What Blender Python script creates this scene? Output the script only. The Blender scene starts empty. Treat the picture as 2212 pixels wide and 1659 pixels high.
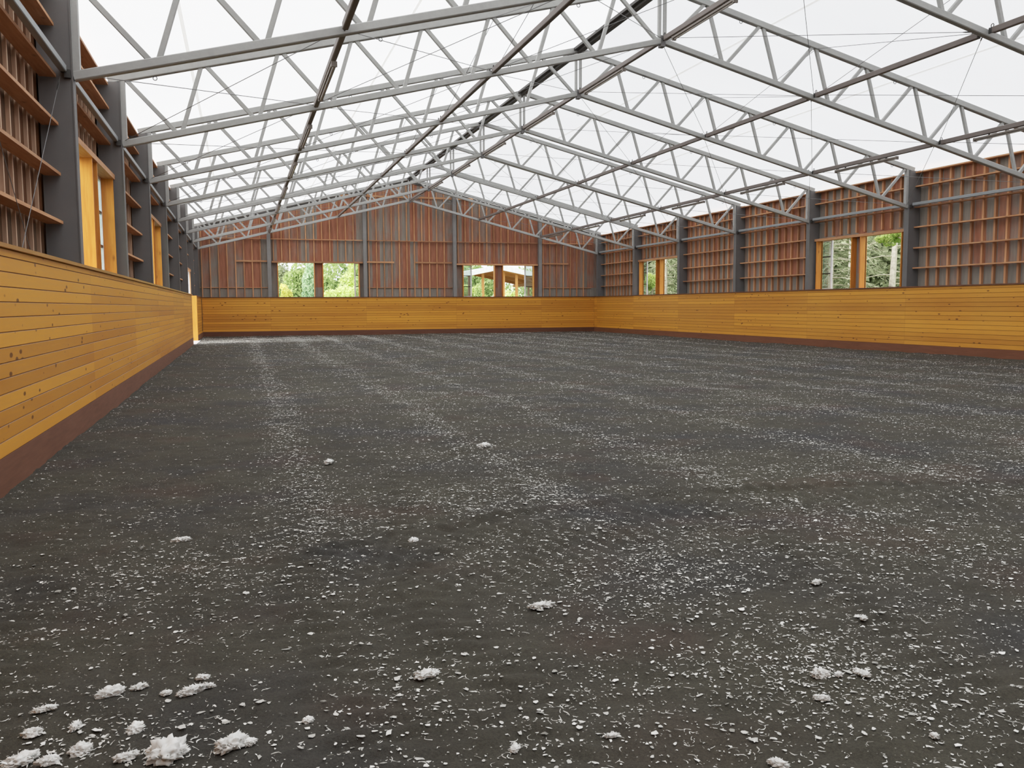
import bpy, math, random
import numpy as np
from mathutils import Vector, Matrix

random.seed(7)
rng = np.random.default_rng(11)
scene = bpy.context.scene
COL = scene.collection

# ------------------------------------------------------------------ dimensions (metres)
BAY = 4.88
Y1 = 12.653                       # first truss in view
def YK(k): return Y1 + (k - 1) * BAY
XC = 8.752                        # hall axis
XL, XR = -1.936, 19.44            # inner faces of the steel columns
WALL_OFF = 0.424                  # sheathing behind the column face
SX = {'left': XL - WALL_OFF, 'right': XR + WALL_OFF}
YB = 47.50                        # back sheathing
YF = -4.0                         # front wall
KICK = 2.0
ORD = ['nearest', 'second', 'third', 'fourth', 'fifth', 'sixth', 'seventh', 'eighth', 'ninth']
def mz(x):                        # roof fabric height
    return 5.61 + 0.247 * ((x if x <= XC else 2 * XC - x) + 2.1)
def tcz(x):                       # top chord centre
    return 5.595 + 0.247 * ((x if x <= XC else 2 * XC - x) + 1.83)
def bcz(x):                       # bottom chord centre
    return 4.41 + 0.249 * ((x if x <= XC else 2 * XC - x) - XL)

# ------------------------------------------------------------------ materials
def new_mat(name):
    m = bpy.data.materials.new(name); m.use_nodes = True
    nt = m.node_tree; nt.nodes.clear()
    out = nt.nodes.new('ShaderNodeOutputMaterial')
    return m, nt, out
class NB:
    def __init__(s, nt): s.nt = nt
    def n(s, t, **kw):
        o = s.nt.nodes.new(t)
        for k, v in kw.items():
            if k == 'op': o.operation = v
            elif k == 'inp':
                for a, b in v.items(): s.put(o.inputs[a], b)
            else: setattr(o, k, v)
        return o
    def put(s, sock, v):
        if isinstance(v, bpy.types.NodeSocket): s.nt.links.new(v, sock)
        else: sock.default_value = v
    def math(s, op, a, b=0.0, clamp=False):
        o = s.nt.nodes.new('ShaderNodeMath'); o.operation = op; o.use_clamp = clamp
        s.put(o.inputs[0], a); s.put(o.inputs[1], b); return o.outputs[0]
    def mix(s, f, a, b, blend='MIX'):
        o = s.nt.nodes.new('ShaderNodeMix'); o.data_type = 'RGBA'; o.blend_type = blend
        s.put(o.inputs[0], f); s.put(o.inputs[6], a); s.put(o.inputs[7], b); return o.outputs[2]
    def ramp(s, f, pts):
        o = s.nt.nodes.new('ShaderNodeValToRGB'); e = o.color_ramp.elements
        while len(e) < len(pts): e.new(0.5)
        for i, (p, c) in enumerate(pts):
            e[i].position = p; e[i].color = c if len(c) == 4 else (*c, 1)
        s.put(o.inputs[0], f); return o.outputs[0]
    def noise(s, vec, scale, detail=3, rough=0.55):
        o = s.nt.nodes.new('ShaderNodeTexNoise')
        if vec is not None: s.put(o.inputs['Vector'], vec)
        o.inputs['Scale'].default_value = scale; o.inputs['Detail'].default_value = detail
        o.inputs['Roughness'].default_value = rough
        return o.outputs['Fac']
    def comb(s, x, y, z):
        o = s.nt.nodes.new('ShaderNodeCombineXYZ')
        s.put(o.inputs[0], x); s.put(o.inputs[1], y); s.put(o.inputs[2], z); return o.outputs[0]
    def white(s, vec):
        o = s.nt.nodes.new('ShaderNodeTexWhiteNoise'); o.noise_dimensions = '3D'
        s.put(o.inputs['Vector'], vec); return o.outputs['Value']
    def bump(s, h, strength=0.3, dist=0.02):
        o = s.nt.nodes.new('ShaderNodeBump'); o.inputs['Strength'].default_value = strength
        o.inputs['Distance'].default_value = dist; s.put(o.inputs['Height'], h); return o.outputs[0]
    def bsdf(s, out, color, rough=0.6, metal=0.0, normal=None, spec=0.3):
        o = s.nt.nodes.new('ShaderNodeBsdfPrincipled')
        s.put(o.inputs['Base Color'], color); s.put(o.inputs['Roughness'], rough)
        s.put(o.inputs['Metallic'], metal); s.put(o.inputs['Specular IOR Level'], spec)
        if normal is not None: s.put(o.inputs['Normal'], normal)
        s.nt.links.new(o.outputs[0], out.inputs[0]); return o
    def obj_xyz(s):
        t = s.nt.nodes.new('ShaderNodeTexCoord'); x = s.nt.nodes.new('ShaderNodeSeparateXYZ')
        s.nt.links.new(t.outputs['Object'], x.inputs[0]); return t.outputs['Object'], x.outputs
    def world_pos(s):
        g = s.nt.nodes.new('ShaderNodeNewGeometry'); x = s.nt.nodes.new('ShaderNodeSeparateXYZ')
        s.nt.links.new(g.outputs['Position'], x.inputs[0]); return g.outputs['Position'], x.outputs
def C4(c): return (c[0], c[1], c[2], 1.0)

def mat_steel(name, c0, c1, rough=0.55, metal=0.0, scale=14.0, spec=0.25):
    m, nt, out = new_mat(name); b = NB(nt)
    pos, _ = b.world_pos()
    f = b.noise(pos, scale, 5, 0.65)
    f2 = b.noise(pos, 2.3, 2)
    c = b.mix(b.math('MULTIPLY', b.math('ADD', f, f2), 0.5), C4(c0), C4(c1))
    b.bsdf(out, c, rough, metal, b.bump(f, 0.08, 0.004), spec)
    return m
def mat_wood(name, dark, mid, light, axis=1, knots=True, per_object=True, rough=0.6, stretch=12.0, spec=0.25):
    """timber with grain along an object axis (0,1,2)"""
    m, nt, out = new_mat(name); b = NB(nt)
    pos, p = b.world_pos()
    along = p[axis]; others = [p[i] for i in range(3) if i != axis]
    oi = b.n('ShaderNodeObjectInfo')
    seed = b.math('MULTIPLY', oi.outputs['Random'], 37.0)
    vec = b.comb(b.math('ADD', b.math('MULTIPLY', along, 1.0), seed), b.math('MULTIPLY', others[0], stretch), b.math('MULTIPLY', others[1], stretch))
    g = b.noise(vec, 2.2, 5, 0.6)
    big = b.noise(pos, 0.9, 2)
    f = b.math('ADD', b.math('MULTIPLY', g, 0.7), b.math('MULTIPLY', big, 0.3))
    c = b.ramp(f, [(0.3, dark), (0.5, mid), (0.7, light)])
    if per_object:
        v = b.math('ADD', b.math('MULTIPLY', oi.outputs['Random'], 0.5), 0.75)
        c = b.mix(1.0, c, b.comb(v, v, v), 'MULTIPLY')
    if knots:
        vo = b.n('ShaderNodeTexVoronoi', inp={'Vector': b.comb(b.math('ADD', b.math('MULTIPLY', along, 2.2), seed), b.math('MULTIPLY', others[0], 5.0), b.math('MULTIPLY', others[1], 5.0)), 'Scale': 1.0})
        k = b.math('SUBTRACT', 1.0, b.math('MULTIPLY', vo.outputs['Distance'], 6.0), True)
        c = b.mix(b.math('MULTIPLY', k, 0.8), c, C4([x * 0.35 for x in dark]))
    b.bsdf(out, c, rough, 0, b.bump(g, 0.1, 0.003), spec)
    return m
def mat_kick(name, axis, z0, h, tint=1.0, c_a=(0.44, 0.170, 0.020), c_b=(0.70, 0.300, 0.034)):
    """varnished tongue-and-groove boards: each board and each length a tone of its own, knots and grain"""
    m, nt, out = new_mat(name); b = NB(nt)
    pos, p = b.world_pos()
    al = p[axis]
    row = b.math('FLOOR', b.math('DIVIDE', b.math('SUBTRACT', p[2], z0), h))
    sec = b.math('FLOOR', b.math('DIVIDE', b.math('SUBTRACT', al, 12.5 if axis == 1 else 1.48), BAY if axis == 1 else 4.9))
    seed = b.white(b.comb(row, sec, 3.0))
    vec = b.comb(b.math('ADD', al, b.math('MULTIPLY', seed, 50.0)), b.math('MULTIPLY', p[2], 22.0), 0.0)
    g = b.noise(vec, 1.6, 5, 0.6)
    f = b.math('ADD', b.math('MULTIPLY', g, 0.5), b.math('MULTIPLY', seed, 0.5))
    c = b.ramp(f, [(0.22, [x * tint for x in c_a]), (0.5, [(x + y) / 2 * tint for x, y in zip(c_a, c_b)]), (0.8, [x * tint for x in c_b])])
    big = b.noise(pos, 0.35, 2)
    c = b.mix(b.math('MULTIPLY', b.math('SUBTRACT', big, 0.42, True), 0.9), c, C4([x * tint for x in (0.66, 0.325, 0.052)]))
    vo = b.n('ShaderNodeTexVoronoi', inp={'Vector': b.comb(b.math('ADD', b.math('MULTIPLY', al, 3.3), b.math('MULTIPLY', row, 7.3)), b.math('MULTIPLY', p[2], 8.2), 0.0), 'Scale': 1.0})
    size = b.math('ADD', 0.02, b.math('MULTIPLY', b.white(b.comb(row, b.math('FLOOR', b.math('MULTIPLY', al, 1.5)), 9.0)), 0.20))
    k = b.math('MULTIPLY', b.math('SUBTRACT', size, vo.outputs['Distance'], True), 16.0, True)
    c = b.mix(b.math('MULTIPLY', k, 0.85), c, C4((0.09, 0.028, 0.006)))
    fz = b.math('FRACT', b.math('DIVIDE', b.math('SUBTRACT', p[2], z0), h))
    gr = b.math('GREATER_THAN', b.math('ABSOLUTE', b.math('SUBTRACT', fz, 0.5)), 0.455)
    c = b.mix(b.math('MULTIPLY', gr, 0.72), c, C4((0.10, 0.035, 0.006)))
    # butt joints between lengths
    fr = b.math('FRACT', b.math('DIVIDE', b.math('SUBTRACT', al, 12.5 if axis == 1 else 1.48), BAY if axis == 1 else 4.9))
    j = b.math('LESS_THAN', fr, 0.0012)
    c = b.mix(b.math('MULTIPLY', j, 0.6), c, C4((0.12, 0.05, 0.01)))
    b.bsdf(out, c, b.math('ADD', 0.36, b.math('MULTIPLY', g, 0.2)), 0, b.bump(g, 0.12, 0.003), 0.28)
    return m
def mat_sheathing(name, axis, x0, red_bias, red=(0.320, 0.138, 0.084), grey=(0.250, 0.222, 0.190)):
    """back of stained cladding seen between the studs: red-brown and grey cells"""
    m, nt, out = new_mat(name); b = NB(nt)
    pos, p = b.world_pos()
    cell = b.math('FLOOR', b.math('DIVIDE', b.math('SUBTRACT', p[axis], x0), 0.41))
    lev = b.math('ADD', b.math('GREATER_THAN', p[2], 2.5), b.math('GREATER_THAN', p[2], 5.0))
    w = b.white(b.comb(cell, lev, 5.0))
    n1 = b.noise(b.comb(b.math('MULTIPLY', p[0], 1.0), b.math('MULTIPLY', p[1], 1.0), b.math('MULTIPLY', p[2], 0.6)), 1.3, 4, 0.6)
    n2 = b.noise(b.comb(b.math('MULTIPLY', p[0], 5.0), b.math('MULTIPLY', p[1], 5.0), b.math('MULTIPLY', p[2], 0.5)), 2.0, 4, 0.6)
    big = b.noise(pos, 0.22, 2)
    low = b.math('LESS_THAN', p[2], 2.5)
    f = b.math('ADD', b.math('MULTIPLY', w, 0.60), b.math('ADD', b.math('MULTIPLY', n1, 0.65), b.math('MULTIPLY', big, 0.70)))
    f = b.math('ADD', f, b.math('MULTIPLY', low, 0.3))
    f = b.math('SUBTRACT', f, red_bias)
    fac = b.ramp(b.math('ADD', b.math('MULTIPLY', b.math('SUBTRACT', f, 0.88), 1.3), 0.5), [(0.3, (0, 0, 0)), (0.7, (1, 1, 1))])
    c = b.mix(fac, b.ramp(n2, [(0.3, [x * 0.75 for x in red]), (0.7, [x * 1.25 for x in red])]),
              b.ramp(n2, [(0.3, [x * 0.8 for x in grey]), (0.7, [x * 1.15 for x in grey])]))
    b.bsdf(out, c, 0.8, 0, None, 0.1)
    return m
def mat_plain(name, c, rough=0.6, metal=0.0, var=0.12, scale=6.0, spec=0.3):
    m, nt, out = new_mat(name); b = NB(nt)
    pos, _ = b.world_pos()
    f = b.noise(pos, scale, 4)
    cc = b.ramp(f, [(0.3, [x * (1 - var) for x in c]), (0.7, [x * (1 + var) for x in c])])
    b.bsdf(out, cc, rough, metal, None, spec)
    return m
def mat_membrane():
    m, nt, out = new_mat('roof fabric'); b = NB(nt)
    pos, p = b.world_pos()
    n = b.noise(b.comb(b.math('MULTIPLY', p[0], 0.3), b.math('MULTIPLY', p[1], 1.0), p[2]), 0.5, 3)
    c = b.ramp(n, [(0.3, (0.425, 0.432, 0.442)), (0.7, (0.445, 0.450, 0.456))])
    t = b.n('ShaderNodeBsdfTranslucent', inp={'Color': c})
    d = b.n('ShaderNodeBsdfDiffuse', inp={'Color': (0.42, 0.42, 0.43, 1)})
    a = b.n('ShaderNodeAddShader')
    nt.links.new(t.outputs[0], a.inputs[0]); nt.links.new(d.outputs[0], a.inputs[1])
    nt.links.new(a.outputs[0], out.inputs[0]); return m
def mat_seam():
    m, nt, out = new_mat('fabric seam'); b = NB(nt)
    t = b.n('ShaderNodeBsdfTranslucent', inp={'Color': (0.62, 0.61, 0.58, 1)}); d = b.n('ShaderNodeBsdfDiffuse', inp={'Color': (0.38, 0.38, 0.37, 1)})
    a = b.n('ShaderNodeAddShader'); nt.links.new(t.outputs[0], a.inputs[0]); nt.links.new(d.outputs[0], a.inputs[1]); nt.links.new(a.outputs[0], out.inputs[0]); return m
def mat_footing():
    m, nt, out = new_mat('arena footing'); b = NB(nt)
    pos, p = b.world_pos()
    big = b.noise(pos, 0.55, 3, 0.6)
    mid = b.noise(pos, 2.6, 4, 0.6)
    fine = b.noise(pos, 90.0, 4, 0.75)
    gr = b.noise(pos, 260.0, 2, 0.7)
    base = b.ramp(big, [(0.34, (0.051, 0.047, 0.035)), (0.50, (0.046, 0.042, 0.033)), (0.68, (0.037, 0.036, 0.035))])
    tint = b.ramp(b.noise(pos, 0.9, 2), [(0.54, (1, 1, 1)), (0.72, (1.10, 0.92, 0.92))])
    base = b.mix(1.0, base, tint, 'MULTIPLY')
    v = b.math('MAXIMUM', 0.12, b.math('ADD', -0.62, b.math('ADD', b.math('MULTIPLY', mid, 0.75), b.math('ADD', b.math('MULTIPLY', fine, 1.7), b.math('MULTIPLY', gr, 0.85)))))
    c = b.mix(1.0, base, b.comb(v, v, v), 'MULTIPLY')
    # fine pale fibre dust, too small to be flakes
    vo = b.n('ShaderNodeTexVoronoi', inp={'Vector': pos, 'Scale': 75.0})
    dens = b.noise(pos, 1.7, 3)
    rr = b.math('MULTIPLY', b.math('GREATER_THAN', b.white(vo.outputs['Position']), b.math('SUBTRACT', 1.18, b.math('MULTIPLY', dens, 0.62))), 0.30)
    spk = b.math('MULTIPLY', b.math('SUBTRACT', rr, vo.outputs['Distance'], True), 8.0, True)
    c = b.mix(b.math('MULTIPLY', spk, 0.75), c, C4((0.33, 0.325, 0.30)))
    h = b.math('ADD', b.math('MULTIPLY', fine, 0.6), b.math('ADD', b.math('MULTIPLY', gr, 0.35), b.math('MULTIPLY', mid, 1.0)))
    b.bsdf(out, c, 0.9, 0, b.bump(h, 0.55, 0.02), 0.12)
    return m
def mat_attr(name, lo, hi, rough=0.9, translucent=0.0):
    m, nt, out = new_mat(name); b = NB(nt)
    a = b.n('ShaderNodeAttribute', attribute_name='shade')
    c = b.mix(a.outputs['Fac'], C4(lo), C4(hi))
    if translucent:
        d = b.n('ShaderNodeBsdfDiffuse', inp={'Color': c}); t = b.n('ShaderNodeBsdfTranslucent', inp={'Color': c})
        mx = b.n('ShaderNodeMixShader', inp={0: translucent})
        nt.links.new(d.outputs[0], mx.inputs[1]); nt.links.new(t.outputs[0], mx.inputs[2]); nt.links.new(mx.outputs[0], out.inputs[0])
    else:
        b.bsdf(out, c, rough, 0, None, 0.15)
    return m
def mat_glass():
    m, nt, out = new_mat('sash pane'); b = NB(nt)
    t = b.n('ShaderNodeBsdfTransparent', inp={'Color': (0.80, 0.88, 0.86, 1)})
    g = b.n('ShaderNodeBsdfGlossy', inp={'Color': (1, 1, 1, 1), 'Roughness': 0.1})
    d = b.n('ShaderNodeBsdfDiffuse', inp={'Color': (0.5, 0.55, 0.55, 1)})
    mx = b.n('ShaderNodeMixShader', inp={0: 0.08}); m2 = b.n('ShaderNodeMixShader', inp={0: 0.14})
    nt.links.new(t.outputs[0], mx.inputs[1]); nt.links.new(g.outputs[0], mx.inputs[2])
    nt.links.new(mx.outputs[0], m2.inputs[1]); nt.links.new(d.outputs[0], m2.inputs[2])
    nt.links.new(m2.outputs[0], out.inputs[0]); return m

M = {}
M['galv'] = mat_steel('galvanised steel', (0.25, 0.252, 0.242), (0.43, 0.43, 0.412), 0.5, 0.0)
M['column'] = mat_steel('dark grey painted steel', (0.115, 0.110, 0.108), (0.160, 0.154, 0.150), 0.6, 0.0, 5.0)
M['strut'] = mat_steel('weathered brown steel', (0.12, 0.095, 0.085), (0.20, 0.175, 0.16), 0.55, 0.0, 9.0)
M['ridge'] = mat_steel('dark bronze steel', (0.030, 0.027, 0.024), (0.062, 0.055, 0.048), 0.5, 0.0, 6.0)
M['windcol'] = mat_steel('mid grey steel', (0.17, 0.162, 0.155), (0.25, 0.24, 0.23), 0.6, 0.0, 5.0)
M['eave'] = mat_steel('blue grey steel', (0.20, 0.215, 0.22), (0.30, 0.315, 0.32), 0.5, 0.0, 8.0)
M['darkmetal'] = mat_plain('dark hardware', (0.05, 0.048, 0.045), 0.5, 0.3)
M['wire'] = mat_plain('wire rope', (0.16, 0.16, 0.16), 0.5, 0.3)
M['lamp'] = mat_plain('lamp housing', (0.17, 0.145, 0.125), 0.5)
M['tube'] = mat_plain('lamp tube', (0.33, 0.30, 0.27), 0.35)
fd, fm, fl = (0.36, 0.160, 0.075), (0.47, 0.230, 0.112), (0.57, 0.305, 0.165)
M['studz'] = mat_wood('fir stud', fd, fm, fl, 2, False)
M['studl'] = mat_wood('pale fir stud', (0.36, 0.23, 0.15), (0.47, 0.315, 0.215), (0.56, 0.40, 0.28), 2, False)
M['girty'] = mat_wood('fir girt', fd, fm, fl, 1, True)
M['girtx'] = mat_wood('fir rail', fd, fm, fl, 0, True)
jd, jm, jl = (0.48, 0.160, 0.022), (0.60, 0.220, 0.036), (0.68, 0.280, 0.055)
M['jamb'] = mat_wood('orange fir jamb', jd, jm, jl, 2, True, False, 0.45)
M['kick_y'] = mat_kick('varnished boards along', 1, 0.29, 0.1235)
M['kick_x'] = mat_kick('varnished boards across', 0, 0.245, 0.1265)
M['kick_r'] = mat_kick('varnished boards right', 1, 0.245, 0.1265)
M['cap_l'] = mat_wood('orange cap', (0.30, 0.13, 0.028), (0.37, 0.17, 0.04), (0.43, 0.21, 0.06), 1, True, False, 0.4)
M['cap_d'] = mat_plain('brown cap', (0.13, 0.050, 0.022), 0.5)
M['base_y'] = mat_wood('brown base plank', (0.12, 0.050, 0.028), (0.155, 0.067, 0.039), (0.185, 0.085, 0.052), 1, False, False, 0.55)
M['base_x'] = mat_wood('brown base plank across', (0.085, 0.033, 0.018), (0.11, 0.042, 0.024), (0.13, 0.055, 0.032), 0, False, False, 0.55)
M['base_r'] = mat_wood('red brown base plank', (0.12, 0.043, 0.020), (0.155, 0.058, 0.028), (0.185, 0.072, 0.036), 1, False, False, 0.55)
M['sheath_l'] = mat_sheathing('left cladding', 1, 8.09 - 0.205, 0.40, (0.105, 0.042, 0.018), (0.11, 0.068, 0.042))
M['sheath_r'] = mat_sheathing('right cladding', 1, 0.10, 0.03)
M['sheath_b'] = mat_sheathing('back cladding', 0, -1.81, 0.16)
M['fabric'] = mat_membrane()
M['seam'] = mat_seam()
M['floor'] = mat_footing()
M['flake'] = mat_attr('white felt', (0.22, 0.215, 0.19), (0.86, 0.85, 0.80))
M['flake_clump'] = mat_attr('white felt clump', (0.42, 0.415, 0.395), (0.84, 0.84, 0.81))
M['white'] = mat_plain('white painted metal', (0.70, 0.71, 0.74), 0.4)
M['glass'] = mat_glass()

# ------------------------------------------------------------------ mesh helpers
class MB:
    def __init__(s): s.v = []; s.f = []
    def box(s, x0, x1, y0, y1, z0, z1):
        n = len(s.v)
        s.v += [(x0, y0, z0), (x1, y0, z0), (x1, y1, z0), (x0, y1, z0), (x0, y0, z1), (x1, y0, z1), (x1, y1, z1), (x0, y1, z1)]
        s.f += [tuple(n + i for i in q) for q in ((0, 3, 2, 1), (4, 5, 6, 7), (0, 1, 5, 4), (1, 2, 6, 5), (2, 3, 7, 6), (3, 0, 4, 7))]
        return s
    def bar(s, p, q, w, h=None, up=(0, 0, 1), bev=0.0):
        """rectangular (optionally chamfered) bar from p to q: w across, h along up"""
        h = w if h is None else h
        p, q = Vector(p), Vector(q); d = (q - p).normalized(); u = Vector(up)
        if abs(d.dot(u)) > 0.98: u = Vector((0, 1, 0))
        r = d.cross(u).normalized(); u = r.cross(d).normalized()
        if bev:
            prof = [(-w/2 + bev, -h/2), (w/2 - bev, -h/2), (w/2, -h/2 + bev), (w/2, h/2 - bev), (w/2 - bev, h/2), (-w/2 + bev, h/2), (-w/2, h/2 - bev), (-w/2, -h/2 + bev)]
        else:
            prof = [(-w/2, -h/2), (w/2, -h/2), (w/2, h/2), (-w/2, h/2)]
        n = len(s.v); k = len(prof)
        for e in (p, q):
            s.v += [tuple(e + r * a + u * c) for a, c in prof]
        s.f += [tuple(n + i for i in range(k))[::-1], tuple(n + k + i for i in range(k))]
        s.f += [(n + i, n + (i + 1) % k, n + k + (i + 1) % k, n + k + i) for i in range(k)]
        return s
    def tube(s, pts, r, seg=6):
        pts = [Vector(p) for p in pts]; rs = r if isinstance(r, (list, tuple)) else [r] * len(pts)
        n0 = len(s.v)
        for i, p in enumerate(pts):
            d = (pts[min(i + 1, len(pts) - 1)] - pts[max(i - 1, 0)]).normalized()
            a = Vector((0, 0, 1)) if abs(d.z) < 0.95 else Vector((1, 0, 0))
            x = d.cross(a).normalized(); y = d.cross(x)
            for j in range(seg):
                t = 2 * math.pi * j / seg
                s.v.append(tuple(p + (x * math.cos(t) + y * math.sin(t)) * rs[i]))
        for i in range(len(pts) - 1):
            for j in range(seg):
                s.f.append((n0 + i * seg + j, n0 + i * seg + (j + 1) % seg, n0 + (i + 1) * seg + (j + 1) % seg, n0 + (i + 1) * seg + j))
        s.f.append(tuple(n0 + j for j in range(seg))[::-1]); s.f.append(tuple(n0 + (len(pts) - 1) * seg + j for j in range(seg)))
        return s
    def torus(s, c, R, r, axis=1, seg=12, sub=6):
        n = len(s.v)
        for i in range(seg):
            t = 2 * math.pi * i / seg
            for j in range(sub):
                u = 2 * math.pi * j / sub
                a, b_, h = (R + r * math.cos(u)) * math.cos(t), (R + r * math.cos(u)) * math.sin(t), r * math.sin(u)
                o = {0: (h, a, b_), 1: (a, h, b_), 2: (a, b_, h)}[axis]
                s.v.append((c[0] + o[0], c[1] + o[1], c[2] + o[2]))
        for i in range(seg):
            for j in range(sub):
                s.f.append((n + i * sub + j, n + ((i + 1) % seg) * sub + j, n + ((i + 1) % seg) * sub + (j + 1) % sub, n + i * sub + (j + 1) % sub))
        return s
    def prism(s, poly, y0, y1):
        """polygon in x-z, extruded along y"""
        n = len(s.v); k = len(poly)
        s.v += [(x, y0, z) for x, z in poly] + [(x, y1, z) for x, z in poly]
        s.f += [tuple(n + i for i in range(k)), tuple(n + k + i for i in range(k))[::-1]]
        s.f += [(n + i, n + k + i, n + k + (i + 1) % k, n + (i + 1) % k) for i in range(k)]
        return s
    def build(s, name, mat, parent=None, origin=None):
        me = bpy.data.meshes.new(name)
        o0 = Vector(parent['_o']) if (origin is None and parent is not None and '_o' in parent) else Vector(origin or (0, 0, 0))
        me.from_pydata([(v[0] - o0.x, v[1] - o0.y, v[2] - o0.z) for v in s.v], [], s.f)
        me.materials.append(mat); me.update()
        o = bpy.data.objects.new(name, me); COL.objects.link(o)
        if parent is not None:
            o.parent = parent; o['_o'] = tuple(o0)
        else:
            o.location = o0; o['_o'] = tuple(o0)
        return o
def np_mesh(name, V, loops, counts, mat, parent=None, shade=None, loc=(0, 0, 0)):
    me = bpy.data.meshes.new(name)
    me.vertices.add(len(V)); me.vertices.foreach_set('co', np.asarray(V, np.float32).ravel())
    me.loops.add(len(loops)); me.loops.foreach_set('vertex_index', np.asarray(loops, np.int32))
    me.polygons.add(len(counts))
    st = np.concatenate(([0], np.cumsum(counts)[:-1])).astype(np.int32)
    me.polygons.foreach_set('loop_start', st)
    try: me.polygons.foreach_set('loop_total', np.asarray(counts, np.int32))
    except Exception: pass
    if shade is not None:
        a = me.attributes.new('shade', 'FLOAT', 'POINT'); a.data.foreach_set('value', np.asarray(shade, np.float32))
    me.materials.append(mat); me.update(calc_edges=True); me.validate()
    o = bpy.data.objects.new(name, me); COL.objects.link(o); o.location = loc
    if parent is not None: o.parent = parent
    return o
def tag(o, label=None, cat=None, group=None, kind=None):
    if label: o['label'] = label
    if cat: o['category'] = cat
    if group: o['group'] = group
    if kind: o['kind'] = kind
    return o
def thing(name, loc, label, cat, group=None):
    o = bpy.data.objects.new(name, None); COL.objects.link(o); o.location = loc; o['_o'] = tuple(loc)
    o.empty_display_size = 0.2
    return tag(o, label, cat, group)
def struct(name, loc=(0, 0, 0)):
    o = bpy.data.objects.new(name, None); COL.objects.link(o); o.location = loc; o['_o'] = tuple(loc)
    o['kind'] = 'structure'; return o
def kids(o): return [c for c in bpy.data.objects if c.parent is o]
CHILD = {}
def copy_tree(src, loc, label=None):
    """copy a thing, its parts and its sub-parts"""
    def rec(o, par):
        c = o.copy(); COL.objects.link(c)
        if par is not None: c.parent = par; c.matrix_parent_inverse = o.matrix_parent_inverse.copy()
        for k in CHILD[src.name].get(o.name, []): rec(bpy.data.objects[k], c)
        return c
    if src.name not in CHILD:
        d = {}
        stack = [src]
        allo = list(bpy.data.objects)
        while stack:
            q = stack.pop()
            d[q.name] = [c.name for c in allo if c.parent is q]
            stack += [bpy.data.objects[n] for n in d[q.name]]
        CHILD[src.name] = d
    r = rec(src, None); r.location = loc; r['_o'] = tuple(loc)
    if label: r['label'] = label
    return r
def vnoise(x, y, s, seed=0):
    """smooth value noise in numpy"""
    g = np.random.default_rng(seed).random((256, 256))
    x = x * s + 1000.3; y = y * s + 1000.7
    xi = np.floor(x).astype(int); yi = np.floor(y).astype(int); fx = x - xi; fy = y - yi
    fx = fx * fx * (3 - 2 * fx); fy = fy * fy * (3 - 2 * fy)
    a = g[xi % 256, yi % 256]; b_ = g[(xi + 1) % 256, yi % 256]; c = g[xi % 256, (yi + 1) % 256]; d = g[(xi + 1) % 256, (yi + 1) % 256]
    return (a * (1 - fx) + b_ * fx) * (1 - fy) + (c * (1 - fx) + d * fx) * fy

# ------------------------------------------------------------------ floor
RIDGE = [(0.2, 5.2), (0.9, 5.55), (1.76, 5.82), (2.14, 5.92), (2.55, 6.03), (3.09, 6.19), (3.62, 6.2), (4.18, 6.07), (4.97, 5.94), (5.69, 5.7), (6.13, 5.61), (7.5, 5.2)]
RIDGE2 = [(0.8, 4.6), (1.5, 4.98), (2.45, 5.39), (3.55, 5.73), (4.25, 5.57), (5.5, 5.2)]
def dist_poly(x, y, poly):
    best = np.full(np.shape(x), 1e9); sgn = np.zeros(np.shape(x)); arc = np.zeros(np.shape(x)); acc = 0.0
    for (ax, ay), (bx, by) in zip(poly[:-1], poly[1:]):
        dx, dy = bx - ax, by - ay; L2 = dx * dx + dy * dy
        t = np.clip(((x - ax) * dx + (y - ay) * dy) / L2, 0, 1)
        d = np.hypot(x - ax - t * dx, y - ay - t * dy)
        m = d < best
        best = np.where(m, d, best); sgn = np.where(m, np.sign(dx * (y - ay) - dy * (x - ax)), sgn)
        arc = np.where(m, acc + t * math.sqrt(L2), arc); acc += math.sqrt(L2)
    return best * sgn, arc
def floor_h(x, y):
    x = np.asarray(x, float); y = np.asarray(y, float)
    h = 0.030 * (vnoise(x, y, 0.5, 1) - 0.5) + 0.028 * (vnoise(x, y, 2.1, 2) - 0.5) + 0.016 * (vnoise(x, y, 6.0, 3) - 0.5)
    near = np.clip((13 - y) / 5, 0, 1)
    h += near * (0.016 * (vnoise(x, y, 14, 4) - 0.5) + 0.010 * (vnoise(x, y, 32, 5) - 0.5))
    s, a = dist_poly(x, y, RIDGE)
    s = s + 0.10 * (vnoise(x, y, 7, 31) - 0.5) + 0.05 * (vnoise(x, y, 19, 32) - 0.5)
    near = near * np.clip((7.5 - x) / 1.5, 0, 1)
    h += near * (0.024 * np.exp(-((s - 0.05) / 0.045) ** 2) - 0.020 * np.exp(-((s + 0.04) / 0.05) ** 2)) * (0.35 + 0.9 * vnoise(a, a * 0, 3, 6)) * (0.75 + 0.45 * np.sin(a * 2 * math.pi / 0.16 + s * 12))
    tread = 0.010 * np.sin(a * 2 * math.pi / 0.13 + s * 9) * np.exp(-((s + 0.35) / 0.28) ** 2)
    s2, a2 = dist_poly(x, y, RIDGE2)
    tread = tread + 0.011 * np.sin(a2 * 2 * math.pi / 0.12 - s2 * 10) * np.exp(-((s2 + 0.15) / 0.25) ** 2)
    for xc, wob in ((0.35, 0.12), (1.0, 0.2), (-1.1, 0.1), (2.9, 0.25)):
        c = x - xc - wob * np.sin(y * 0.9 + xc)
        tread = tread + 0.010 * np.sin(y * 2 * math.pi / 0.14 + np.abs(c) * 14) * np.exp(-(c / 0.2) ** 2) * np.clip((9 - y) / 3, 0, 1)
    return h + near * tread
xs = np.arange(-2.40, 19.95, 0.045)
ys = []; y = YF
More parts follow.
